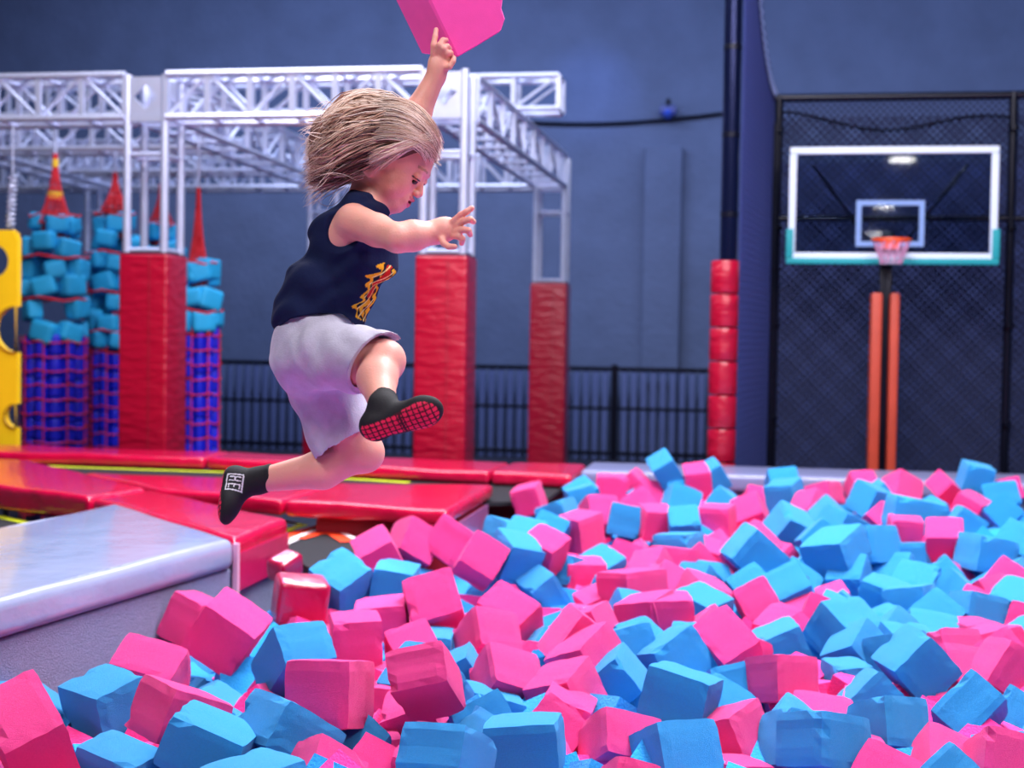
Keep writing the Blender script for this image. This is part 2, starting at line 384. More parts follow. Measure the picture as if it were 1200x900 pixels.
# ------------------------------------------------------------------ netted court on the right
def net(A, B, z0, z1f, pitch, r, name, parent, m_=NETM, z1=None):
    """diamond net between ground points A and B, from z0 to z1 (z1f may vary along it)"""
    A, B = Vector(A), Vector(B); L_ = (B-A).length; d = (B-A)/L_; zt = z1f; m = MB(); H_ = zt-z0
    vs = []; fs = []
    nrm = d.cross(Vector((0, 0, 1))).normalized()
    def strip(p, q):
        t_ = (q-p).normalized(); s_ = t_.cross(nrm).normalized()*r; n_ = nrm*r; k = len(vs)
        for e_ in (p, q): vs.extend([e_+s_, e_+n_, e_-s_])
        fs.extend([(k, k+1, k+4, k+3), (k+1, k+2, k+5, k+4), (k+2, k, k+3, k+5)])
    s_ = -H_
    while s_ < L_:
        for mir in (0, 1):
            a0, b0 = s_, s_+H_; za, zb2 = (z0, zt)
            u0, u1 = max(a0, 0), min(b0, L_)
            if u1 > u0:
                zz0, zz1 = z0+(u0-a0), z0+(u1-a0)
                if mir: zz0, zz1 = zt-(u0-a0), zt-(u1-a0)
                strip(A+d*u0+Vector((0, 0, zz0)), A+d*u1+Vector((0, 0, zz1)))
        s_ += pitch
    me = bpy.data.meshes.new(name); me.from_pydata([tuple(v) for v in vs], [], fs); me.materials.append(m_); m.bm.free()
    o = obj(name, me, parent); o['kind'] = 'stuff'; return o
CY = 10.25
pL, pR = at(909, 300, Y=CY).x, at(1183, 300, Y=CY).x; zc_ = at(1000, 114, Y=CY).z
t = thing('court_cage', 'black pipe frame with dark diamond netting behind the basketball hoop', 'cage', ((pL+pR)/2, CY, 0))
for x in (pL, pR, pR+1.75): MB().tube((x, CY, 0), (x, CY, zc_+.02), .032, seg=12).build('frame_post', BLACKM, t)
MB().tube((pL-.02, CY-.07, 0), (pL-.02, CY-.07, zc_-.2), .02, seg=10).build('frame_post', BLACKM, t)
MB().tube((pL-.03, CY, zc_), (pR+1.8, CY, zc_), .030, seg=12).build('top_pipe', BLACKM, t)
zz = at(1000, 256, Y=CY).z
MB().tube((pL, CY, zz), (pR+1.75, CY, zz), .022, seg=10).build('middle_pipe', BLACKM, t)
cc = [(pL+(pR-pL)*q, CY-.02, zc_-.16+.06*math.cos(q*7)-.05*q) for q in [i/16 for i in range(17)]]
MB().path(cc, .010).build('sag_rope', BLACKM, t)
net((pL, CY, 0), (pR+1.75, CY, 0), .2, zc_, .050, .0052, 'netting', t)
net((pL, CY+.25, 0), (pR+1.75, CY+.25, 0), .2, zc_-.1, .062, .0060, 'netting', t)
for q in range(9):
    for zq in (.9, 1.6, 2.3, 3.0): 
        if q in (0, 8): MB().tube((pL if q == 0 else pR, CY-.035, zq), (pL if q == 0 else pR, CY-.035, zq+.03), .038, seg=10).build('clamp', BLACKM, t)
MB().box((pL-.05, 15.8, 0), (pR+4, 15.86, zc_+.25)).build('dark_backing', mat('navy_backing', (58, 68, 112), .9, var=.08), t, False)  # sheet added to darken the view through the court netting

# padded pole and side net
P0 = at(850, 300, Y=8.78); x, y = P0.x, P0.y; zt_ = at(850, 305, Y=8.78).z
t = thing('padded_pole', 'tall glossy black pole wrapped low down in stacked red pads', 'pole', (x, y, 0))
MB().tube((x+.02, y, 0), (x+.02, y, 4.6), .056, seg=20).build('pole', mat('glossy_black', (22, 30, 66), .2, metal=.7), t)
for z in (2.25, 2.75, 3.3): MB().tube((x+.02, y, z), (x+.02, y, z+.035), .058, seg=20).build('collar', BLACKM, t)
hh = (zt_-.06)/9
ringm = None
for k in range(9):
    z0 = .06+k*hh
    MB().tube((x, y, z0+.004), (x, y, z0+hh-.004), .090, seg=24).bevel(.012, 2).build('red_pad', REDP, t)
t = thing('side_net', 'dark blue hanging net sloping back from the black pole to the cage', 'net', (0.1, 9.2, 0))
A = Vector((x+.09, y+.02, 0)); B = Vector((pL-.04, CY-.05, 0))
topz = lambda q: at(905, 116, Y=CY).z + 1.15*(1-q)**2.0
m = MB(); n = 16
rope = [A+(B-A)*(i/n)+Vector((0, 0, topz(i/n))) for i in range(n+1)]
m.path(rope, .014).build('top_rope', BLACKM, t)
CHAIN = mat('pale_chain', (150, 165, 215), .4, metal=.4)
m = MB()
for i in range(44):
    q = i/44; p = A+(B-A)*q+Vector((0, 0, topz(q)+.02)); dd = Vector((.02, .02, 0)) if i % 2 else Vector((.03, -.01, 0))
    m.path([p+dd*math.cos(k*PI/4)+Vector((0, 0, .022))*math.sin(k*PI/4) for k in range(8)], .006, 4, True)
o = m.build('ring_row', CHAIN, t); o['kind'] = 'stuff'
# curtain mesh: strips of cord following the sloping top
vs = []; fs = []
m = MB(); nn = 46
d_ = (B-A).normalized(); nr = Vector((-d_.y, d_.x, 0))
for i in range(nn+1):
    q = i/nn; p = A+(B-A)*q
    m.tube(p+Vector((0, 0, .1)), p+Vector((0, 0, topz(q))), .0085, seg=4, caps=False)
z = .15
while z < 4.5:
    pts = [A+(B-A)*(i/12)+Vector((0, 0, min(z, topz(i/12)))) for i in range(13) if topz(i/12) >= z-.05]
    if len(pts) > 1: m.path(pts, .0075, 4)
    z += .045
o = m.build('netting', mat('navy_net_cord', (46, 56, 112), .6), t); o['kind'] = 'stuff'
bk = at(893, 300, d=9.0)
MB().box((B.x-.16, B.y-.05, .1), (B.x-.10, B.y+.0, zc_-.3)).bevel(.01).build('net_hem', mat('navy_hem', (20, 26, 74), .6), t)

# backboard
D = 9.45; bl, br = at(925, 238, d=D), at(1166, 238, d=D); yb = (bl.y+br.y)/2
zt2, zb2 = at(1045, 172, Y=yb).z, at(1045, 305, Y=yb).z; xl, xr = bl.x, br.x; xm = at(1041, 300, Y=yb).x
t = thing('basketball_backboard', 'clear basketball backboard with white frame and teal lower padding on a black post', 'backboard', (xm, yb, 0))
WH = mat('frame_white', (214, 226, 248), .35)
w_ = .05
for (a, b) in (((xl, zt2-w_), (xr, zt2)), ((xl, zb2), (xr, zb2+w_)), ((xl, zb2+w_), (xl+w_, zt2-w_)), ((xr-w_, zb2+w_), (xr, zt2-w_))):
    MB().box((a[0], yb-.02, a[1]), (b[0], yb+.02, b[1])).bevel(.006, 1).build('frame_bar', WH, t)
ix0, ix1 = at(1003, 260, Y=yb).x, at(1083, 260, Y=yb).x; iz0, iz1 = at(1043, 289, Y=yb).z, at(1043, 235, Y=yb).z; w2 = .035
WT = mat('target_white', (120, 150, 205), .4)
for (a, b) in (((ix0, iz1-w2), (ix1, iz1)), ((ix0, iz0), (ix1, iz0+w2)), ((ix0, iz0+w2), (ix0+w2, iz1-w2)), ((ix1-w2, iz0+w2), (ix1, iz1-w2))):
    MB().box((a[0], yb-.016, a[1]), (b[0], yb-.010, b[1])).build('target_line', WT, t, False)
glass = mat('clear_board', (200, 215, 235), .03, trans=1.0, spec=.6)
MB().box((xl+w_, yb-.008, zb2+w_), (xr-w_, yb+.004, zt2-w_)).build('glass_board', glass, t, False)
TEAL = mat('teal_padding', (10, 150, 160), .6)
MB().box((xl-.012, yb-.035, zb2-.03), (xr+.012, yb+.03, zb2+.012)).bevel(.01).build('padding', TEAL, t)
for sx_ in (0, 1):
    xx = xl-.014 if sx_ == 0 else xr-.036
    MB().box((xx, yb-.034, zb2+.012), (xx+.05, yb+.03, zb2+.215)).bevel(.008).build('padding', TEAL, t)
OR = mat('orange_paint', (240, 84, 34), .45)
zh = at(1043, 284, Y=yb).z
m = MB(); m.path([(xm+.125*math.cos(k*PI/12), yb-.20+.125*math.sin(k*PI/12), zh) for k in range(24)], .010, 8, True)
m.box((xm-.06, yb-.08, zh-.05), (xm+.06, yb-.02, zh+.012)).build('hoop', OR, t)
m = MB()
for k in range(12):
    a = k*PI/6; 
    m.tube((xm+.125*math.cos(a), yb-.2+.125*math.sin(a), zh), (xm+.07*math.cos(a+.4), yb-.2+.07*math.sin(a+.4), zh-.16), .004, seg=4)
    m.tube((xm+.125*math.cos(a), yb-.2+.125*math.sin(a), zh), (xm+.07*math.cos(a-.4), yb-.2+.07*math.sin(a-.4), zh-.16), .004, seg=4)
m.build('hoop_net', mat('pale_pink_net', (210, 150, 190), .7), t)
MB().box((xm-.05, yb+.03, zb2-.02), (xm+.04, yb+.08, zb2+.2)).bevel(.01).build('bracket', BLACKM, t)
MB().box((xm-.045, yb+.06, 0), (xm+.035, yb+.14, zb2+.2)).bevel(.008).build('post', BLACKM, t)
zp = at(1035, 343, Y=yb).z
for k, (u0, u1) in enumerate(((1020, 1033), (1042, 1053))):
    MB().box((at(u0, 400, Y=yb).x, yb-.02-k*.01, .02), (at(u1, 400, Y=yb).x, yb+.12, zp)).bevel(.02).build('post_pad', mat('orange_pad', (188, 66, 46), .5, var=.08), t)
for s_ in (-1, 1): MB().tube((xm+s_*.04, yb+.1, zh-.1), (xm+s_*.52, yb+.05, zt2-.12), .012).build('brace', BLACKM, t)
# ------------------------------------------------------------------ ceiling lamps (round fixtures; some mirror in the backboard)
LAMP = mat('lamp_face', (255, 250, 245), .4, emit=40)
def round_lamp(x, y, z, r, label):
    t = thing('ceiling_lamp', label, 'lamp', (x, y, z), 'round hall lamps')
    MB().tube((x, y, z+.02), (x, y, z+.22), r*1.08, r*.5, seg=24).build('shade', BLACKM, t)
    MB().tube((x, y, z), (x, y, z+.018), r, seg=24).build('diffuser', LAMP, t)
    MB().tube((x, y, z+.2), (x, y, 6.4), .012).build('cord', BLACKM, t)
words = ('nearest', 'second', 'third', 'farthest')
for k, (px, py) in enumerate(((1057, 188), (1037, 243), (1025, 275), (1009, 291))):
    Dv = (4.6-CAMZ)*FPX/(408-py); v = at(px, py, Dv)          # mirror image seen in the board
    round_lamp(v.x, 2*yb-v.y, v.z, .20-.01*k, f'round hall lamp high behind the camera, {words[k]} of those mirrored in the backboard')
for k, (lx, ly, w) in enumerate(((-4.5, -1.2, 'left of and behind the camera'), (3.6, 1.0, 'high over the right side of the foam pit'))):
    round_lamp(lx, ly, 5.75, .26, 'round black shaded hall lamp '+w)
# ------------------------------------------------------------------ trampoline mats
def pad(name, label, poly, ztop=ZM, th=.11, bev=.035, m_=None, cat='pad', group=None, skirt=None, wr=.006):
    """soft vinyl pad from a ground polygon (world xy)"""
    t = thing(name, label, cat, (sum(p[0] for p in poly)/len(poly), sum(p[1] for p in poly)/len(poly), ztop-th), group)
    m = MB().prism(poly, ztop-th, ztop).bevel(bev, 4)
    bmesh.ops.subdivide_edges(m.bm, edges=[e for e in m.bm.edges if e.calc_length() > .25], cuts=5, use_grid_fill=True)
    for v in m.bm.verts:
        if v.co.z > ztop-.03:
            v.co.z += wr*math.sin(v.co.x*7.1+v.co.y*3)*math.cos(v.co.y*5.3-v.co.x*2)
    m.build('cushion', m_ or RED, t)
    return t
def xy(px, py, z=ZM):
    p = at(px, py, z=z); return (p.x, p.y)
# back row of red pads (Y about 7.2 .. 8.3)
yb1 = 8.30
bx = [-6.9, -4.9, -3.25, -1.41, -.93]; byf = [np.interp(b_, *zip(*sorted(xy(*q) for q in ((-60, 527), (100, 532), (260, 537), (437, 546), (555, 552), (640, 556))))) for b_ in bx]
lab = ['long red vinyl pad of the back row, running off the left edge', 'red vinyl pad of the back row in front of the blue bundles', 'red vinyl pad of the back row crossing behind the knee of the child', 'short glossy red end pad of the back row, meeting the grey ledge']
for i in range(4):
    dy = lambda x: -.035*(x+.93)
    poly = [(bx[i]+.006, byf[i]), (bx[i+1]-.006, byf[i+1]), (bx[i+1]-.006, yb1+dy(bx[i+1])*.9), (bx[i]+.006, yb1+dy(bx[i])*.9)]
    pad('vinyl_pad', lab[i], poly, th=.075, bev=.03, group='red pads of the back row')
t = thing('frame_box', 'dark red box under the end of the back row of red pads', 'box', (-1.2, 7.8, 0))
MB().box((-2.1, 7.92, .0), (-.99, 8.25, ZM-.08)).bevel(.02, 2).build('padded_side', mat('dark_red_vinyl', (128, 8, 30), .4, bump=.006, bscale=9), t)
# middle row (Y about 5.9 .. 7.0)
for lb, poly in (('long red vinyl pad of the middle row beneath the bent knee of the child', [(-2.78, 6.25), (-2.076, 5.99), (-2.076, xy(407, 566)[1]), xy(300, 560), xy(98, 554)]),
                 ('glossy red end pad of the middle row with its corner over the foam pit', [(-2.064, 5.985), (-1.27, 5.87), (-1.27, xy(560, 567)[1]), (-2.064, xy(407, 566)[1])])):
    pad('vinyl_pad', lb, poly, ztop=ZM, th=.075, bev=.03, group='red pads of the middle row')
e = thing('end_box', 'dark red padded box carrying the end of the middle red row over the pit', 'box', (-1.6, 6.4, 0))
MB().prism([(-1.93, 6.03), (-1.275, 5.93), (-1.275, 6.8), (-1.93, 6.7)], .0, ZM-.08).bevel(.02, 2).build('padded_side', mat('dark_red_vinyl', (128, 8, 30), .4), e)
MB().prism([(-1.272, 5.95), (-1.262, 5.95), (-1.262, 6.8), (-1.272, 6.8)], .25, ZM-.085).build('side_sheet', mat('mauve_vinyl', (150, 92, 140), .3, bump=.006, bscale=6, coat=.3), e)
# beds with printed stripes
LIME = mat('lime_print', (225, 240, 40), .5); ORG = mat('orange_print', (240, 70, 30), .5); WPR = mat('white_print', (240, 235, 240), .5)
def bed(label, poly, z=ZM-.10):
    t = thing('trampoline_bed', label, 'trampoline', (sum(p[0] for p in poly)/len(poly), sum(p[1] for p in poly)/len(poly), z-.02))
    MB().prism(poly, z-.02, z).build('bed_mesh', BEDM, t, False); return t
def stripe(pts, w, m_, t, z=ZM-.10):
    """flat printed band along a polyline"""
    m = MB(); pts = [Vector((p[0], p[1], 0)) for p in pts]; L_ = []; R_ = []
    for i, p in enumerate(pts):
        d = (pts[min(i+1, len(pts)-1)]-pts[max(i-1, 0)]).normalized(); n = Vector((-d.y, d.x, 0))*w/2
        L_.append(m.bm.verts.new((p.x+n.x, p.y+n.y, z+.003))); R_.append(m.bm.verts.new((p.x-n.x, p.y-n.y, z+.003)))
    for i in range(len(pts)-1): m.bm.faces.new((L_[i], R_[i], R_[i+1], L_[i+1]))
    m.build('printed_stripe', m_, t, False)
tb = bed('black trampoline bed with a thin lime line between the back and middle red rows', [(-4.9, 8.1), (-4.3, 7.35), (-3.3, 6.85), (-1.28, 6.85), (-1.0, 7.0), (-1.0, 7.9)], ZM-.08)
zz = ZM-.08
stripe([xy(20, 545, zz), xy(100, 548.5, zz), xy(270, 554, zz), xy(400, 561, zz), xy(480, 566, zz)], .06, LIME, tb, zz)
tb = bed('black trampoline bed below the middle row with lime chevron and curved red and white print', [(-1.86, 5.42), (-1.62, 5.05), (-1.38, 5.3), (-1.36, 5.92), (-2.7, 6.25)], ZM-.15)
zz = ZM-.15
Pp = lambda *a: [xy(px, py, zz) for px, py in a]
stripe(Pp((326, 610), (356, 616), (322, 626)), .055, LIME, tb, zz)
stripe(Pp((318, 634), (352, 624), (378, 616)), .06, ORG, tb, zz)
stripe(Pp((330, 640), (362, 626), (392, 619)), .03, WPR, tb, zz)
stripe(Pp((345, 632), (372, 625), (395, 626), (412, 636)), .10, ORG, tb, zz+.002)
stripe(Pp((340, 634), (368, 623), (396, 623), (416, 633)), .03, WPR, tb, zz+.004)
tb = bed('black trampoline bed with a lime line at the left edge, behind the grey platform pad', [(-4.6, 4.6), (-2.95, 4.6), (-2.95, 5.72), (-3.6, 6.2), (-5.2, 7.0)], zz)
stripe(Pp((-40, 599), (0, 606), (30, 613)), .05, LIME, tb, zz)
stripe(Pp((-60, 612), (-20, 622)), .05, LIME, tb, zz)
# near diagonal red pads and the grey platform
pad('vinyl_pad', 'wide red vinyl pad running diagonally off the left edge, above the grey platform', [(-2.93, 5.80), (-2.86, 6.26), (-4.08, 7.36), (-5.2, 7.50), (-5.6, 7.3), (-3.52, 6.10)], ztop=ZM+.005, th=.12, group='red diagonal pads')
t = pad('vinyl_pad', 'glossy pink red pad under the toes of the child with a drooping end flap', [(-1.845, 4.80), (-1.845, 5.40), (-2.84, 6.25), (-2.91, 5.79), (-2.74, 5.66)], ztop=ZM, th=.10, group='red diagonal pads')
MB().prism([(-1.849, 4.82), (-1.838, 4.82), (-1.838, 5.39), (-1.849, 5.39)], ZM-.20, ZM-.06).build('end_flap', mat('mauve_red_vinyl', (196, 30, 92), .25, bump=.008, bscale=10, coat=.5), t, False)
MB().prism([(-1.853, 4.80), (-1.834, 4.80), (-1.834, 4.825), (-1.853, 4.825)], ZM-.21, ZM-.02).build('flap_binding', mat('binding', (220, 170, 200), .4), t, False)
pad('platform_pad', 'large shiny pale grey vinyl pad on top of the jumping platform', [(-1.84, 4.775), (-2.72, 5.64), (-2.80, 4.79), (-3.1, 2.6), (-3.2, 1.6), (-2.32, 1.6), (-2.16, 2.62), (-2.03, 3.5)], ztop=ZM+.004, th=.115, bev=.036, m_=GREYV, wr=.004)
t = thing('jumping_platform', 'grey carpeted base of the jumping platform beside the foam pit', 'platform', (-2.4, 3.6, 0))
MB().prism([(-1.862, 5.42), (-2.9, 6.2), (-3.15, 1.5), (-2.33, 1.5), (-2.175, 2.62), (-2.05, 3.5), (-1.862, 4.77)], 0, ZM-.115).bevel(.006, 1).build('carpeted_side', CARPET, t, False)
# grey ledge at the back of the pit
LEDG = mat('ledge_vinyl', (120, 124, 164), .34, bump=.004, bscale=6, coat=.3)
t = thing('pit_ledge', 'long padded grey ledge closing the far side of the foam pit', 'ledge', (1.5, 8.1, 0))
MB().prism([(-.92, 7.86), (4.6, 8.02), (4.6, 8.60), (-.92, 8.44)], ZM-.10, ZM+.004).bevel(.03, 3).build('top_pad', LEDG, t)
MB().prism([(-.95, 7.90), (4.6, 8.06), (4.6, 8.56), (-.95, 8.40)], 0, ZM-.104).build('carpeted_side', CARPET, t, False)
t = thing('pit_wall', 'grey carpeted wall closing the right side of the foam pit', 'wall', (3.9, 4, 0))
MB().box((3.9, .4, 0), (4.2, 7.95, ZM-.02)).bevel(.02, 2).build('carpeted_side', CARPET, t)
t = thing('pit_wall', 'grey carpeted wall closing the near side of the foam pit below the camera', 'wall', (1, .9, 0))
MB().box((-2.3, .4, 0), (3.88, .7, ZM-.3)).bevel(.02, 2).build('carpeted_side', CARPET, t)
struct(MB().box((-2.3, .6, 0), (3.88, 7.84, .06)).build('trim_2', DARK, None, False))

# ------------------------------------------------------------------ foam cubes
def cube_mesh(seed, m_):
    r = random.Random(seed); m = MB(); bm = m.bm
    bmesh.ops.create_cube(bm, size=1)
    bmesh.ops.subdivide_edges(bm, edges=bm.edges[:], cuts=5, use_grid_fill=True)
    ph = [r.uniform(0, 6) for _ in range(6)]
    bites = []
    for _ in range(r.choice((2, 3, 4))):
        ax = r.randrange(3); c = [r.choice((-.5, .5)) for _ in range(3)]; c[ax] = r.uniform(-.5, .5)
        bites.append((Vector(c), r.uniform(.05, .12)))
    for v in bm.verts:
        c = v.co; n = sum(abs(abs(q)-.5) < 1e-4 for q in c)
        if n >= 2:   # edges and corners slightly blunted and ragged
            k = .012 if n == 2 else .026
            for i in range(3):
                if abs(abs(c[i])-.5) < 1e-4: c[i] -= math.copysign(k+r.uniform(-.006, .012), c[i])
        else:
            c += Vector([.006*math.sin(9*c[(i+1) % 3]+ph[i]) for i in range(3)])
        for b, rad in bites:
            d = (c-b).length
            if d < rad: c *= 1-(rad-d)*1.1
    return m.me('foam_cube', m_, smooth=False)
CM_P = [cube_mesh(10+i, PINK) for i in range(6)]; CM_B = [cube_mesh(40+i, BLUE) for i in range(6)]
special = {0: 'large pink foam cube cut off by the bottom left corner',
 1: 'blue foam cube with pale top below the grey platform wall, left of two pink ones',
 2: 'pink foam cube with two faces showing, standing in front of the blue pale-topped one',
 3: 'dull pink foam cube leaning just under the platform wall, behind the blue pale-topped cube',
 4: 'pink foam cube with a round dent, leaning on the platform wall',
 5: 'large tilted bright pink foam cube against the right end of the platform wall',
 6: 'blue foam cube with dark left face, right of the large tilted pink cube',
 8: 'blue foam cube standing on its corner near the bottom edge, pale on its left face',
 15: 'squarish pink foam cube with flat front face and torn lower left corner',
 16: 'blue foam cube with pale left face between the flat-faced pink and the stacked pinks',
 20: 'violet tinted pink foam cube in mid photo, beside a small white-topped blue one',
 21: 'violet tinted pink foam cube showing one square face, right of the white-topped cube',
 28: 'large deep pink foam cube on its corner in the middle of the pit',
 33: 'big blue foam cube with thin pale top near the bottom, right of the middle',
 44: 'small blue foam cube with white top, right of the violet tinted ones',
 51: 'large pale and bright blue foam cube near the corner of the middle red pad',
 52: 'pink foam cube with pale tilted top, right of the middle of the pit',
 72: 'largest tilted blue foam cube with a pale top face in the lower right',
 77: 'wide blue foam cube showing two upright faces at the bottom right',
 76: 'pale blue foam cube with a vertical edge just behind the wide two-faced blue one',
 78: 'pink foam cube with pale top just left of the wide two-faced blue one',
 84: 'pink foam cube cut off by the bottom right corner of the photo',
 94: 'blue foam cube with a blazing white lit top near the end of the platform',
 97: 'pale blue foam cube beside the far ledge with pinks on both sides',
 98: 'pink foam cube leaning on the far ledge below the red padded pole',
 103: 'blue foam cube sitting high on top of the grey far ledge at the right'}
used_labels = set()
ONES = 'zero one two three four five six seven eight nine ten eleven twelve thirteen fourteen fifteen sixteen seventeen eighteen nineteen'.split()
TENS = 'x x twenty thirty forty fifty sixty seventy eighty ninety'.split()
def spell(n):
    n = max(0, min(99, int(round(n))))
    return ONES[n] if n < 20 else TENS[n//10]+('' if n % 10 == 0 else '-'+ONES[n % 10])
def place_label(o, colname, p):
    """which cube: its look (size, tilt) and where the photograph shows it"""
    u, v = to_px(p); R_ = o.rotation_quaternion.to_matrix(); m_ = max(abs(R_[2][i]) for i in range(3))
    look = 'flat-topped' if m_ > .95 else ('corner-up' if m_ < .76 else 'tilted')
    if v > 760: look = 'large '+look
    elif v < 620: look = 'small '+look
    for du, dv in ((0, 0), (1, 0), (0, 1), (-1, 0), (0, -1), (1, 1)):
        l = f'{look} {colname} foam cube {spell(u/12+du)} percent across and {spell(v/9+dv)} percent down the photo'
        if l not in used_labels: break
    used_labels.add(l); o['label'] = l
def add_cube(c, loc, q, s, label=None):
    o = bpy.data.objects.new('foam_cube', random.choice(CM_P if c == 'P' else CM_B)); col.objects.link(o)
    o.location = loc; o.rotation_mode = 'QUATERNION'; o.rotation_quaternion = q; o.scale = s
    o['category'] = 'foam cube'; o['group'] = 'pink foam cubes in the pit' if c == 'P' else 'blue foam cubes in the pit'
    nm = 'pink' if c == 'P' else 'blue'
    if label: o['label'] = label; used_labels.add(label)
    else: place_label(o, nm, loc)
    return o
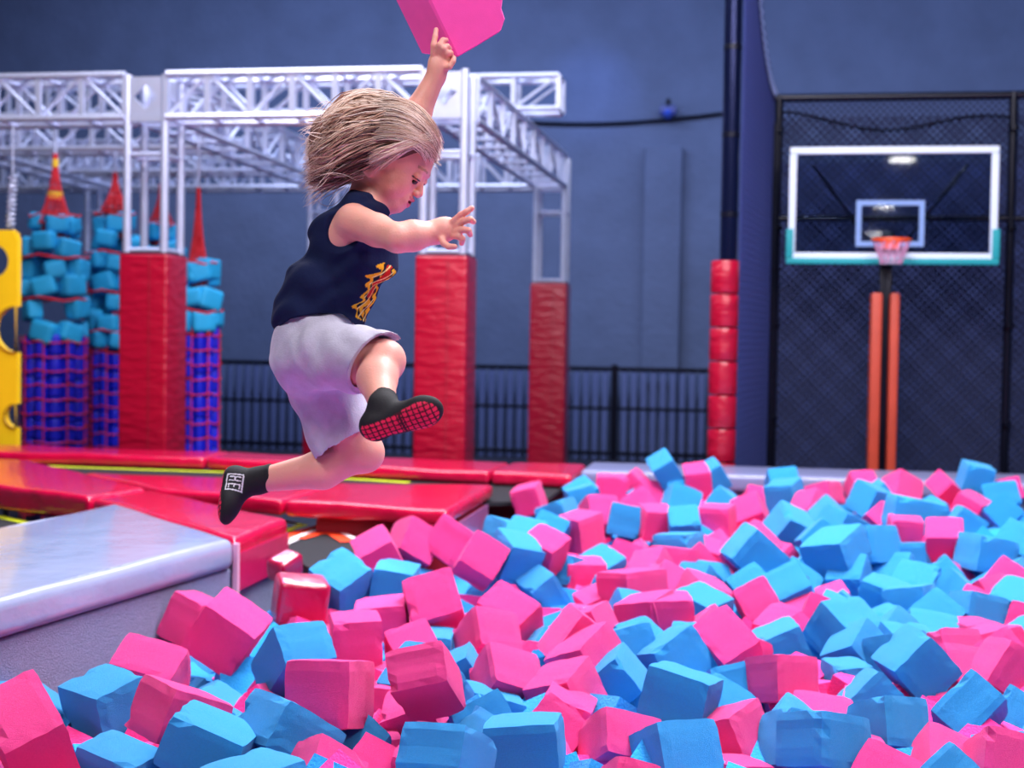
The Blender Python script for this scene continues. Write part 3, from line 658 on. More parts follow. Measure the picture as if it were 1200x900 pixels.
FOAM = json.loads('''[["P", -1.519, 2.74, 0.565, 0.154, -0.359, -0.879, -0.275, 0.19, 0.136, 0.204],
["B", -1.598, 3.261, 0.5, 0.022, 0.26, 0.957, 0.124, 0.179, 0.151, 0.135],
["P", -1.315, 3.067, 0.539, -0.083, 0.328, 0.923, -0.182, 0.175, 0.172, 0.135],
["P", -1.62, 3.578, 0.501, 0.111, -0.022, -0.95, -0.29, 0.188, 0.127, 0.154],
["P", -1.838, 4.379, 0.485, -0.392, 0.401, -0.648, -0.515, 0.161, 0.121, 0.172],
["P", -1.498, 3.845, 0.568, 0.26, -0.649, -0.698, 0.155, 0.18, 0.179, 0.166],
["B", -1.237, 3.681, 0.534, 0.37, -0.348, -0.848, -0.154, 0.129, 0.164, 0.211],
["B", -1.178, 2.915, 0.52, 0.668, -0.719, 0.095, 0.166, 0.182, 0.121, 0.183],
["B", -1.034, 3.045, 0.52, 0.18, 0.303, 0.833, 0.426, 0.177, 0.122, 0.192],
["B", -1.37, 2.871, 0.453, -0.066, 0.172, 0.98, 0.073, 0.175, 0.114, 0.136],
["B", -1.783, 3.274, 0.452, -0.324, -0.202, 0.92, -0.083, 0.12, 0.18, 0.106],
["P", -1.724, 3.425, 0.431, 0.518, -0.224, -0.754, -0.337, 0.119, 0.112, 0.176],
["B", -2.071, 3.553, 0.409, -0.14, -0.13, 0.979, -0.072, 0.103, 0.159, 0.117],
["B", -1.008, 2.75, 0.486, -0.042, -0.31, -0.95, -0.027, 0.176, 0.164, 0.116],
["B", -1.354, 3.425, 0.441, -0.259, -0.009, 0.965, -0.045, 0.138, 0.169, 0.108],
["P", -0.974, 3.178, 0.584, 0.024, 0.042, 0.993, -0.111, 0.168, 0.181, 0.163],
["B", -0.867, 3.691, 0.497, 0.144, 0.266, 0.894, 0.33, 0.153, 0.155, 0.153],
["P", -0.751, 3.251, 0.607, 0.128, -0.019, 0.951, -0.281, 0.146, 0.242, 0.109],
["P", -0.912, 3.657, 0.439, -0.003, -0.031, -0.734, -0.678, 0.129, 0.106, 0.181],
["P", -0.782, 4.232, 0.499, -0.413, 0.436, 0.796, 0.081, 0.146, 0.157, 0.158],
["P", -0.755, 4.516, 0.513, 0.095, -0.267, -0.906, -0.315, 0.188, 0.129, 0.164],
["P", -0.996, 4.408, 0.564, -0.282, 0.477, 0.751, 0.358, 0.168, 0.174, 0.18],
["B", -1.243, 4.842, 0.543, 0.723, -0.686, 0.019, 0.076, 0.152, 0.156, 0.192],
["P", -1.139, 3.971, 0.541, -0.412, 0.589, -0.393, -0.573, 0.14, 0.149, 0.195],
["P", -1.169, 4.392, 0.512, -0.488, 0.562, -0.399, -0.535, 0.128, 0.173, 0.176],
["B", -0.958, 4.232, 0.455, 0.028, 0.073, -0.997, 0.002, 0.123, 0.178, 0.126],
["P", -0.642, 3.788, 0.484, 0.337, -0.489, -0.805, -0.005, 0.157, 0.165, 0.128],
["P", -0.45, 3.6, 0.45, -0.162, -0.001, 0.987, -0.009, 0.135, 0.175, 0.113],
["P", -0.496, 4.172, 0.52, 0.691, -0.554, -0.424, -0.186, 0.175, 0.134, 0.176],
["P", -0.467, 4.383, 0.504, 0.44, -0.658, -0.53, 0.303, 0.162, 0.159, 0.14],
["P", -0.298, 4.583, 0.521, 0.662, -0.427, 0.509, 0.346, 0.155, 0.163, 0.164],
["P", -0.228, 4.581, 0.527, 0.465, -0.554, 0.437, 0.534, 0.155, 0.148, 0.186],
["B", -0.347, 3.925, 0.472, 0.684, -0.602, 0.294, 0.29, 0.127, 0.141, 0.17],
["B", -0.142, 3.529, 0.532, 0.11, -0.109, -0.986, 0.057, 0.171, 0.178, 0.144],
["P", -0.279, 3.33, 0.461, -0.462, 0.481, 0.738, 0.105, 0.119, 0.169, 0.142],
["P", -0.238, 3.017, 0.454, -0.105, -0.575, -0.775, 0.238, 0.191, 0.101, 0.103],
["B", -0.626, 2.921, 0.531, -0.432, 0.532, -0.676, -0.272, 0.111, 0.162, 0.166],
["B", -0.488, 3.15, 0.501, 0.501, -0.554, 0.481, 0.46, 0.12, 0.177, 0.172],
["B", -0.662, 3.653, 0.442, 0.621, -0.486, -0.526, -0.319, 0.094, 0.154, 0.175],
["B", -0.696, 4.015, 0.389, -0.308, -0.269, -0.622, -0.668, 0.155, 0.096, 0.116],
["P", -0.435, 3.422, 0.45, 0.15, -0.279, -0.833, -0.453, 0.149, 0.103, 0.175],
["P", -0.426, 3.305, 0.384, 0.32, -0.007, -0.944, 0.08, 0.096, 0.174, 0.1],
["P", -0.881, 3.324, 0.396, 0.669, -0.72, -0.173, 0.068, 0.102, 0.104, 0.172],
["B", -0.919, 3.231, 0.441, 0.229, -0.205, -0.859, -0.41, 0.12, 0.119, 0.175],
["B", -0.745, 5.201, 0.479, 0.091, 0.463, 0.829, 0.301, 0.171, 0.119, 0.159],
["B", -0.706, 5.564, 0.505, 0.066, -0.194, -0.97, 0.129, 0.157, 0.178, 0.125],
["B", -0.572, 5.74, 0.484, 0.106, -0.308, -0.921, -0.216, 0.151, 0.151, 0.146],
["B", -0.263, 6.041, 0.545, -0.606, 0.413, -0.588, -0.341, 0.136, 0.171, 0.181],
["P", -0.383, 4.979, 0.551, -0.061, -0.4, -0.914, 0.014, 0.188, 0.193, 0.134],
["P", -0.629, 5.561, 0.496, -0.579, 0.417, 0.549, 0.435, 0.114, 0.165, 0.186],
["P", -0.509, 5.039, 0.463, 0.075, 0.528, 0.826, 0.181, 0.17, 0.133, 0.128],
["B", -0.972, 5.809, 0.595, 0.096, -0.335, -0.932, 0.098, 0.194, 0.197, 0.139],
["P", -0.031, 4.217, 0.517, -0.132, 0.419, 0.822, 0.363, 0.176, 0.141, 0.164],
["P", 0.125, 3.918, 0.501, 0.563, -0.768, -0.2, 0.232, 0.146, 0.131, 0.158],
["B", -0.129, 4.919, 0.492, -0.116, 0.293, 0.943, 0.104, 0.166, 0.157, 0.134],
["B", 0.14, 4.445, 0.481, -0.126, -0.629, -0.75, -0.158, 0.175, 0.143, 0.13],
["B", 0.185, 5.252, 0.508, 0.124, -0.508, -0.772, -0.362, 0.144, 0.159, 0.167],
["P", 0.061, 6.018, 0.547, 0.744, -0.597, 0.191, 0.23, 0.165, 0.15, 0.174],
["B", 0.061, 5.463, 0.616, 0.217, -0.561, -0.749, 0.278, 0.193, 0.193, 0.163],
["B", 0.388, 5.705, 0.613, 0.139, 0.28, 0.941, 0.128, 0.201, 0.212, 0.143],
["B", 0.603, 6.231, 0.556, -0.659, 0.473, -0.486, -0.326, 0.14, 0.178, 0.179],
["B", 0.443, 5.648, 0.502, -0.102, -0.153, -0.947, -0.263, 0.149, 0.164, 0.151],
["P", 0.375, 5.386, 0.447, -0.068, -0.649, -0.735, -0.183, 0.17, 0.115, 0.131],
["B", 0.619, 5.11, 0.514, 0.603, -0.465, 0.567, 0.313, 0.134, 0.155, 0.179],
["B", 0.791, 6.226, 0.519, 0.632, -0.364, 0.637, 0.248, 0.137, 0.161, 0.175],
["B", 0.826, 5.785, 0.486, -0.139, 0.429, 0.757, 0.472, 0.133, 0.143, 0.177],
["B", 1.031, 6.027, 0.574, 0.658, -0.718, -0.078, 0.212, 0.188, 0.155, 0.186],
["B", 0.838, 5.057, 0.507, 0.007, 0.59, 0.793, -0.152, 0.182, 0.147, 0.129],
["P", 1.06, 5.608, 0.513, -0.015, 0.4, 0.762, 0.51, 0.144, 0.147, 0.188],
["P", 0.785, 4.841, 0.458, 0.019, -0.482, -0.876, 0.01, 0.143, 0.164, 0.12],
["P", 0.795, 4.584, 0.489, -0.103, -0.507, -0.856, -0.013, 0.175, 0.179, 0.108],
["P", 0.767, 4.101, 0.517, 0.463, -0.142, 0.875, -0.016, 0.143, 0.183, 0.142],
["B", 0.515, 4.094, 0.523, -0.209, -0.549, -0.749, -0.306, 0.175, 0.153, 0.157],
["B", 0.342, 4.534, 0.527, -0.265, 0.359, 0.889, 0.104, 0.148, 0.197, 0.148],
["B", 0.328, 4.19, 0.435, 0.017, 0.6, 0.8, 0.011, 0.161, 0.115, 0.13],
["B", 0.369, 3.951, 0.451, 0.307, 0.574, 0.722, 0.234, 0.168, 0.143, 0.109],
["B", 0.37, 3.448, 0.513, 0.135, 0.503, 0.837, -0.169, 0.175, 0.125, 0.124],
["B", 0.201, 3.236, 0.524, 0.072, 0.44, 0.878, -0.172, 0.166, 0.15, 0.128],
["P", -0.014, 3.477, 0.461, 0.203, 0.256, 0.945, 0.019, 0.146, 0.16, 0.119],
["B", -0.018, 3.996, 0.446, 0.37, -0.471, -0.701, -0.388, 0.116, 0.125, 0.179],
["P", 0.003, 3.271, 0.408, 0.008, 0.502, 0.863, -0.061, 0.154, 0.125, 0.103],
["P", 0.277, 3.329, 0.452, 0.504, -0.575, 0.455, 0.456, 0.099, 0.16, 0.168],
["P", 0.449, 3.629, 0.415, -0.211, 0.306, 0.816, 0.442, 0.102, 0.119, 0.172],
["B", 0.452, 3.012, 0.506, 0.436, -0.809, 0.375, 0.122, 0.093, 0.109, 0.216],
["P", 0.574, 3.144, 0.524, 0.113, 0.647, 0.712, -0.249, 0.206, 0.115, 0.115],
["B", 0.608, 3.729, 0.487, -0.113, 0.365, 0.78, 0.496, 0.12, 0.16, 0.177],
["P", 0.618, 4.03, 0.415, 0.449, 0.475, 0.464, 0.597, 0.178, 0.104, 0.106],
["B", 0.768, 3.935, 0.422, -0.077, 0.304, 0.819, 0.481, 0.114, 0.113, 0.17],
["P", 0.666, 4.495, 0.413, 0.301, -0.212, -0.928, 0.053, 0.103, 0.177, 0.114],
["P", 0.073, 5.056, 0.49, 0.222, -0.451, -0.74, -0.446, 0.141, 0.135, 0.18],
["P", 0.233, 5.185, 0.446, -0.005, -0.493, -0.836, -0.24, 0.152, 0.127, 0.135],
["P", -0.076, 6.345, 0.479, 0.009, 0.538, 0.757, 0.371, 0.16, 0.13, 0.154],
["P", -0.174, 6.003, 0.48, 0.222, -0.335, -0.734, -0.548, 0.126, 0.142, 0.181],
["P", -0.089, 6.831, 0.529, 0.149, -0.518, -0.755, -0.374, 0.157, 0.14, 0.173],
["B", -1.418, 4.742, 0.555, 0.149, -0.243, -0.922, -0.263, 0.166, 0.17, 0.177],
["P", -0.708, 7.598, 0.635, 0.019, -0.679, -0.733, -0.007, 0.183, 0.181, 0.146],
["P", -0.593, 7.621, 0.66, -0.302, 0.696, 0.618, -0.207, 0.163, 0.113, 0.131],
["B", -0.415, 7.61, 0.743, 0.821, -0.493, -0.269, -0.103, 0.135, 0.167, 0.162],
["P", -0.235, 7.603, 0.684, -0.804, 0.588, 0.088, -0.002, 0.144, 0.174, 0.175],
["B", -0.146, 7.617, 0.716, 0.774, -0.564, -0.268, -0.104, 0.119, 0.152, 0.158],
["B", -0.583, 7.611, 0.566, 0.247, 0.404, 0.875, 0.101, 0.164, 0.148, 0.136],
["P", -0.516, 7.61, 0.594, 0.955, -0.225, 0.05, 0.189, 0.146, 0.168, 0.14],
["B", -0.322, 7.603, 0.599, 0.949, -0.303, -0.028, 0.086, 0.174, 0.168, 0.147],
["B", 1.239, 7.613, 0.755, 0.749, -0.65, 0.029, 0.124, 0.156, 0.148, 0.148],
["B", 0.797, 6.551, 0.668, -0.689, 0.713, -0.002, -0.127, 0.247, 0.155, 0.189],
["B", 0.737, 7.601, 0.617, 0.697, -0.648, -0.261, -0.163, 0.145, 0.17, 0.183],
["P", 0.379, 7.607, 0.55, -0.687, 0.692, -0.083, -0.205, 0.134, 0.153, 0.177],
["B", 0.225, 7.61, 0.682, 0.941, -0.313, -0.092, 0.089, 0.164, 0.158, 0.138],
["P", 0.452, 7.609, 0.635, 0.479, -0.71, -0.387, 0.342, 0.19, 0.122, 0.147],
["P", 1.091, 7.619, 0.684, 0.824, -0.399, -0.34, -0.214, 0.114, 0.159, 0.147],
["P", 1.412, 7.625, 0.682, 0.974, -0.187, -0.126, 0.031, 0.124, 0.141, 0.126],
["B", 1.35, 7.6, 0.646, -0.967, 0.224, 0.092, -0.079, 0.193, 0.178, 0.135],
["P", -0.111, 7.259, 0.515, 0.756, -0.645, -0.109, 0.006, 0.134, 0.138, 0.181],
["P", 0.093, 7.609, 0.572, 0.948, -0.297, 0.064, 0.09, 0.154, 0.162, 0.143],
["P", 0.857, 7.367, 0.533, 0.955, -0.279, -0.073, 0.067, 0.157, 0.175, 0.14],
["P", 0.719, 7.615, 0.556, 0.961, -0.205, -0.187, 0.017, 0.126, 0.166, 0.135]]''')
placed = []
for i, f in enumerate(FOAM):
    add_cube(f[0], f[1:4], f[4:8], f[8:11], special.get(i)); placed.append(Vector(f[1:4]))
# colours of the cubes between them, sampled where they stand in the pit
SAMP = [(714,567,'P'),(737,560,'P'),(772,562,'B'),(811,567,'P'),(837,567,'B'),(752,597,'P'),(797,592,'B'),(682,587,'B'),(620,585,'P'),(702,605,'P'),(655,607,'B'),(615,635,'B'),(802,617,'B'),(840,612,'P'),(767,612,'P'),(732,610,'B'),(850,595,'B'),(880,602,'P'),(920,582,'B'),(945,577,'B'),(972,567,'P'),(990,580,'P'),(950,597,'P'),(972,607,'B'),(1020,587,'B'),(1010,572,'P'),(1055,577,'P'),(1062,595,'B'),(1092,607,'B'),(1102,582,'P'),(1145,562,'B'),(1137,597,'P'),(1182,580,'P'),(1175,602,'B'),(1030,615,'P'),(925,620,'B'),(637,745,'P'),(880,645,'P'),(910,617,'P'),(960,635,'B'),(985,620,'B'),(1022,640,'B'),(750,675,'P'),(1060,625,'P'),(1107,635,'P'),(1130,617,'B'),(1190,640,'B'),(343,647,'B'),(358,643,'B'),(443,650,'P'),(482,660,'B'),(483,637,'P'),(530,637,'P'),(563,657,'P'),(563,637,'B'),(573,583,'P'),(613,583,'P'),(637,583,'P'),(643,627,'B'),(637,647,'P'),(683,583,'B'),(680,623,'P'),(693,607,'B'),(603,653,'B'),(410,687,'B'),(600,800,'P'),(450,830,'P'),(250,830,'B'),(60,830,'B'),(400,880,'B'),(560,830,'B'),(640,790,'P'),(690,800,'P'),(1000,760,'B'),(930,760,'P'),(1160,760,'P'),(1170,830,'B'),(900,900,'B'),(1090,860,'P'),(780,880,'B'),(860,740,'P'),(1080,730,'B')]
def rq():
    return Quaternion(tuple(v for v in (lambda w: w/np.linalg.norm(w))(rng.normal(size=4))))
cand = []
y = 1.95
def xleft(y): return -1.72 if y > 4.7 else -2.0-(4.7-y)*.16+.27
def ok(p):
    if p.y < 5.7 and p.x < xleft(p.y)+.0: return False
    if 4.7 < p.y < 5.85 and p.x < -1.62: return False
    if 5.75 < p.y < 7.05 and p.x < -1.12: return False
    if p.y >= 7.05 and p.x < -.85: return False
    return True
def fill(zc, zj, step, mind, dz=.10):
    out = []; y = 1.9
    while y < 7.75:
        x = -2.3
        while x < 3.3:
            p = Vector((x+random.uniform(-.05, .05), y+random.uniform(-.05, .05), zc+zj*random.uniform(-1, 1)))
            x += step
            u, v = to_px(p)
            if not ok(p): continue
            if u > 1330 or u < -130 or v > 1010: 
                continue
            if all((p-q).length > mind for q in placed+out): out.append(p)
        y += step*.93
    return out
far_extra = []
for (u, v, c) in SAMP:
    if v < 660:
        p = at(u, v, z=.60 if v > 590 else .64)
        if p.y > 7.72: p = at(u, v, Y=7.70)
        if ok(p) and all((p-q).length > .125 for q in placed): placed.append(p); far_extra.append((p, c))
for p, c in far_extra: add_cube(c, p, rq(), [random.uniform(.14, .17)]*3)
def colour_at(p):
    u, v = to_px(p)
    if -20 < u < 1220 and v < 920:
        b = min(SAMP, key=lambda s: (s[0]-u)**2+((s[1]-v)*1.5)**2)
        if math.hypot(b[0]-u, b[1]-v) < 45: return b[2]
    return random.choice('PPB') if u < 700 else random.choice('PBB')
L1 = fill(.46, .035, .165, .137)
for p in L1:
    if p.x < -.55 and p.y > 4.3: p.z -= .08
    elif p.x < -1.0: p.z -= .09
    elif p.y < 4.0: p.z -= .03
# the ones that show largest are built singly; cubes outside the photo and the most distant of the fill are joined below
inview = []; rest = []
for p in L1:
    u, v = to_px(p); (inview if (-40 < u < 1240 and v < 930) else rest).append(p)
inview.sort(key=lambda p: p.y)
keep = max(0, 305-len(FOAM)-len(far_extra)); rest += inview[keep:]; inview = inview[:keep]
for p in inview: add_cube(colour_at(p), p, rq(), [random.uniform(.14, .17)]*3)
placed += L1

# deeper layers nobody can tell apart: two joined masses
def joined(colour, pts, label):
    vs = []; fs = []
    base = [Vector(v) for v in ((-.5, -.5, -.5), (.5, -.5, -.5), (.5, .5, -.5), (-.5, .5, -.5), (-.5, -.5, .5), (.5, -.5, .5), (.5, .5, .5), (-.5, .5, .5))]
    for p in pts:
        R_ = rq().to_matrix(); k = len(vs)
        vs += [tuple(p+R_ @ (b*.155)) for b in base]
        fs += [tuple(k+i for i in f) for f in ((0, 3, 2, 1), (4, 5, 6, 7), (0, 1, 5, 4), (1, 2, 6, 5), (2, 3, 7, 6), (3, 0, 4, 7))]
    me = bpy.data.meshes.new('foam_cubes'); me.from_pydata(vs, [], fs)
    tag(obj('foam_cubes', me, None, PINK if colour == 'P' else BLUE), label, 'foam cubes', None, 'stuff')
deep = []
for zc in (.36, .23):
    y = 1.0
    while y < 7.8:
        x = -2.3
        while x < 3.7:
            p = Vector((x+random.uniform(-.05, .05), y+random.uniform(-.05, .05), zc+random.uniform(-.03, .03)))
            if ok(p) and p.x > xleft(p.y)+.05 and .85 < p.y < 7.7: deep.append(p)
            x += .165
        y += .165
y = .85
random.shuffle(deep); h_ = len(deep)//2
joined('P', deep[:h_]+[p for p in rest if colour_at(p) == 'P'], 'pink foam cubes filling the pit underneath the top layer')
joined('B', deep[h_:]+[p for p in rest if colour_at(p) == 'B'], 'blue foam cubes filling the pit underneath the top layer')
# two soft red vinyl blocks by the platform end
VB = mat('crimson_vinyl', (160, 2, 58), .28, bump=.008, bscale=16, coat=.6)
def vblock(px, py, d, s, eul, label):
    p = at(px, py, d)
    m = MB().box((-s[0]/2, -s[1]/2, -s[2]/2), (s[0]/2, s[1]/2, s[2]/2)).bevel(.025, 3)
    o = m.build('vinyl_block', VB, None); o.location = p; o.rotation_euler = eul; o.data.transform(Matrix.Translation((0, 0, -s[2]/2)))
    tag(o, label, 'block', 'glossy crimson blocks at the platform end'); placed.append(p)
vblock(352, 703, 4.75, (.18, .14, .16), (.15, .1, .5), 'glossy crimson vinyl block wedged between the platform end and the foam')
vblock(334, 664, 5.0, (.09, .12, .09), (.3, .2, -.4), 'small glossy crimson vinyl block just behind the larger one at the platform end')
# foam chunk held up by the child
HB = [at(px, py, 3.035) for px, py in ((536, 68), (562, 53), (588, 37), (593, 22), (589, 10), (592, -12), (588, -70), (560, -92), (500, -98), (473, -60), (505, 4))]
offv = at(494, 64, 3.12)-at(536, 68, 3.035)
m = MB()
A_ = [m.bm.verts.new(p) for p in HB]; B_ = [m.bm.verts.new(p+offv) for p in HB]; n = len(HB)
m.bm.faces.new(A_); m.bm.faces.new(B_[::-1])
for i in range(n): m.bm.faces.new((A_[i], A_[(i+1) % n], B_[(i+1) % n], B_[i]))
m.bevel(.004, 1)
hb = m.build('foam_block', mat('held_foam', (252, 84, 178), .95, bump=.0004, bscale=500, var=.03, vscale=30, spec=.2, sheen=.15), None, False)
tag(hb, 'large pink foam block held up in the raised hand of the child', 'foam block')
# ------------------------------------------------------------------ the child
def AR(*a, **k): return np.array(at(*a, **k), dtype=np.float64)
CR, CU, CT = [np.array(CM.col[i]) for i in range(3)]          # right, up and towards-camera directions used only to pose the figure
HG = 0.0025
class Field:
    def __init__(s, lo, hi, h):
        s.lo = np.array(lo, float); s.h = h; s.n = np.ceil((np.array(hi)-s.lo)/h).astype(int)+1
        s.v = np.full(s.n, .06, np.float32)
        s.ax = [(s.lo[i]+np.arange(s.n[i])*h) for i in range(3)]
    def win(s, lo, hi, pad):
        a = np.maximum(0, np.floor((np.array(lo)-pad-s.lo)/s.h).astype(int)); b = np.minimum(s.n, np.ceil((np.array(hi)+pad-s.lo)/s.h).astype(int)+1)
        if (b <= a).any(): return None
        g = np.stack(np.meshgrid(*[s.ax[i][a[i]:b[i]] for i in range(3)], indexing='ij'), -1).astype(np.float32)
        return tuple(slice(a[i], b[i]) for i in range(3)), g
    def apply(s, fn, lo, hi, k=.01, op='add', pad=None):
        w = s.win(lo, hi, (k+.012) if pad is None else pad)
        if w is None: return
        sl, g = w; d = fn(g); a = s.v[sl]
        if op == 'add': h = np.maximum(k-np.abs(a-d), 0)/max(k, 1e-6); s.v[sl] = np.minimum(a, d)-h*h*k/4
        else: d = -d; h = np.maximum(k-np.abs(a-d), 0)/max(k, 1e-6); s.v[sl] = np.maximum(a, d)+h*h*k/4
    def cone(s, a, b, r1, r2, k=.01, op='add'):
        a = np.asarray(a, float); b = np.asarray(b, float); d = (b-a).astype(np.float32); L2 = float(d @ d)+1e-12; R_ = max(r1, r2)
        def f(g):
            p = g-a.astype(np.float32); t = np.clip((p @ d)/L2, 0, 1)
            return np.linalg.norm(p-t[..., None]*d, axis=-1)-(r1+(r2-r1)*t)
        s.apply(f, np.minimum(a, b)-R_, np.maximum(a, b)+R_, k, op)
    def chain(s, pts, rs, k=.008):
        for i in range(len(pts)-1): s.cone(pts[i], pts[i+1], rs[i], rs[i+1], k if i else k)
    def ell(s, c, B, r, k=.01, op='add'):
        """ellipsoid: centre c, basis rows B, radii r"""
        c = np.asarray(c, float); B = np.asarray(B, float); r = np.asarray(r, np.float32); R_ = float(max(r))
        def f(g):
            q = (g-c.astype(np.float32)) @ B.T.astype(np.float32)
            k0 = np.linalg.norm(q/r, axis=-1); k1 = np.linalg.norm(q/(r*r), axis=-1)+1e-9
            return k0*(k0-1)/k1
        s.apply(f, c-R_, c+R_, k, op)
    def mesh(s, name, smooth=2):
        V = s.v; S = V < 0; n = s.n
        E = []; 
        cell = np.zeros(tuple(n-1), bool)
        tot = np.zeros(tuple(n-1), np.int8)
        for i in (0, 1):
            for j in (0, 1):
                for k in (0, 1): tot += S[i:n[0]-1+i, j:n[1]-1+j, k:n[2]-1+k]
        act = (tot > 0) & (tot < 8); idx = np.argwhere(act); N = len(idx)
        vid = np.full(tuple(n-1), -1, np.int32); vid[act] = np.arange(N)
        co = np.array([(i, j, k) for i in (0, 1) for j in (0, 1) for k in (0, 1)])
        val = np.stack([V[idx[:, 0]+c[0], idx[:, 1]+c[1], idx[:, 2]+c[2]] for c in co], 1)
        P_ = np.zeros((N, 3)); W = np.zeros(N)
        for a in range(8):
            for b in range(a+1, 8):
                if np.abs(co[a]-co[b]).sum() == 1:
                    cr = (val[:, a] < 0) != (val[:, b] < 0); den = val[:, a]-val[:, b]; den[den == 0] = 1e-9
                    t = np.where(cr, val[:, a]/den, 0)
                    P_ += np.where(cr[:, None], co[a]+(co[b]-co[a])*t[:, None], 0); W += cr
        P_ = (P_/W[:, None]+idx)*s.h+s.lo
        F_ = []
        for ax in range(3):
            o1, o2 = [(1, 2), (2, 0), (0, 1)][ax]
            A = [slice(None)]*3; B_ = [slice(None)]*3; A[ax] = slice(0, n[ax]-1); B_[ax] = slice(1, n[ax])
            cr = S[tuple(A)] != S[tuple(B_)]; q = np.argwhere(cr)
            m_ = (q[:, o1] >= 1) & (q[:, o2] >= 1) & (q[:, o1] < n[o1]-1) & (q[:, o2] < n[o2]-1); q = q[m_]
            def cid(d1, d2):
                r = q.copy(); r[:, o1] -= d1; r[:, o2] -= d2; return vid[r[:, 0], r[:, 1], r[:, 2]]
            quad = np.stack([cid(1, 1), cid(0, 1), cid(0, 0), cid(1, 0)], 1)
            ins = S[q[:, 0], q[:, 1], q[:, 2]]
            quad[~ins] = quad[~ins][:, ::-1]; F_.append(quad)
        F_ = np.concatenate(F_)
        # light laplacian smoothing
        ed = np.concatenate([F_[:, [0, 1]], F_[:, [1, 2]], F_[:, [2, 3]], F_[:, [3, 0]]])
        cnt = np.bincount(ed[:, 0], minlength=N)+np.bincount(ed[:, 1], minlength=N)
        for _ in range(smooth):
            acc = np.stack([np.bincount(ed[:, 0], P_[ed[:, 1], c], N)+np.bincount(ed[:, 1], P_[ed[:, 0], c], N) for c in range(3)], 1)
            P_ = P_*.5+.5*acc/np.maximum(cnt, 1)[:, None]
        me = bpy.data.meshes.new(name)
        me.vertices.add(N); me.vertices.foreach_set('co', P_.astype(np.float32).ravel())
        nf = len(F_); me.loops.add(nf*4); me.loops.foreach_set('vertex_index', F_.astype(np.int32).ravel())
        me.polygons.add(nf); me.polygons.foreach_set('loop_start', np.arange(nf, dtype=np.int32)*4)
        me.update(calc_edges=True); me.validate()
        me.polygons.foreach_set('use_smooth', [True]*len(me.polygons))
        return me, P_
def paint(me, C_):
    a = me.color_attributes.new('Col', 'FLOAT_COLOR', 'POINT')
    a.data.foreach_set('color', np.concatenate([C_, np.ones((len(C_), 1))], 1).astype(np.float32).ravel())
def px_of(P_):
    q = (P_-np.array([0, 0, CAMZ])) @ np.array(CM); return np.stack([600+FPX*q[:, 0]/-q[:, 2], 450-FPX*q[:, 1]/-q[:, 2], -q[:, 2]], 1)
def unit(v): v = np.asarray(v, float); return v/np.linalg.norm(v)
# head frame: forward, up, side (his right, towards the camera)
tl = math.radians(35); yw = math.radians(7)
fw0 = CR*math.cos(yw)+CT*math.sin(yw)
hf = unit(fw0*math.cos(tl)-CU*math.sin(tl)); hs_ = unit(CT*math.cos(yw)-CR*math.sin(yw)); hu = unit(np.cross(hs_, hf))
HB_ = np.stack([hf, hu, hs_]); HC = AR(461, 183, 2.95)
H3 = lambda f, u, s_: HC+hf*f+hu*u+hs_*s_
# torso frame
tu = unit(AR(432, 232, 2.95)-AR(370, 412, 2.93)); ty = math.radians(13)
tf = unit(CR*math.cos(ty)+CT*math.sin(ty)); tf = unit(tf-tu*(tf @ tu)); ts = unit(np.cross(tf, tu))
TB = np.stack([tf, tu, ts])
shN, shF = AR(414, 259, 2.855), AR(448, 226, 3.06)
elN, wrN = AR(466, 279, 2.76), AR(512, 272, 2.80)
elF, wrF = AR(478, 153, 3.045), AR(511, 89, 3.03)
hipN, knN, anN = AR(378, 412, 2.87), AR(449, 424, 2.80), AR(449, 478, 2.66)
hipF, knF, anF = AR(372, 418, 2.99), AR(424, 528, 2.98), AR(304, 563, 3.02)
lo = np.array([1e9]*3); hi = -lo
for p in (AR(250, 620, 3.1), AR(565, 20, 2.6), AR(250, 620, 2.6), AR(565, 20, 3.1)): lo = np.minimum(lo, p); hi = np.maximum(hi, p)
body = Field(lo-.02, hi+.02, .0024)
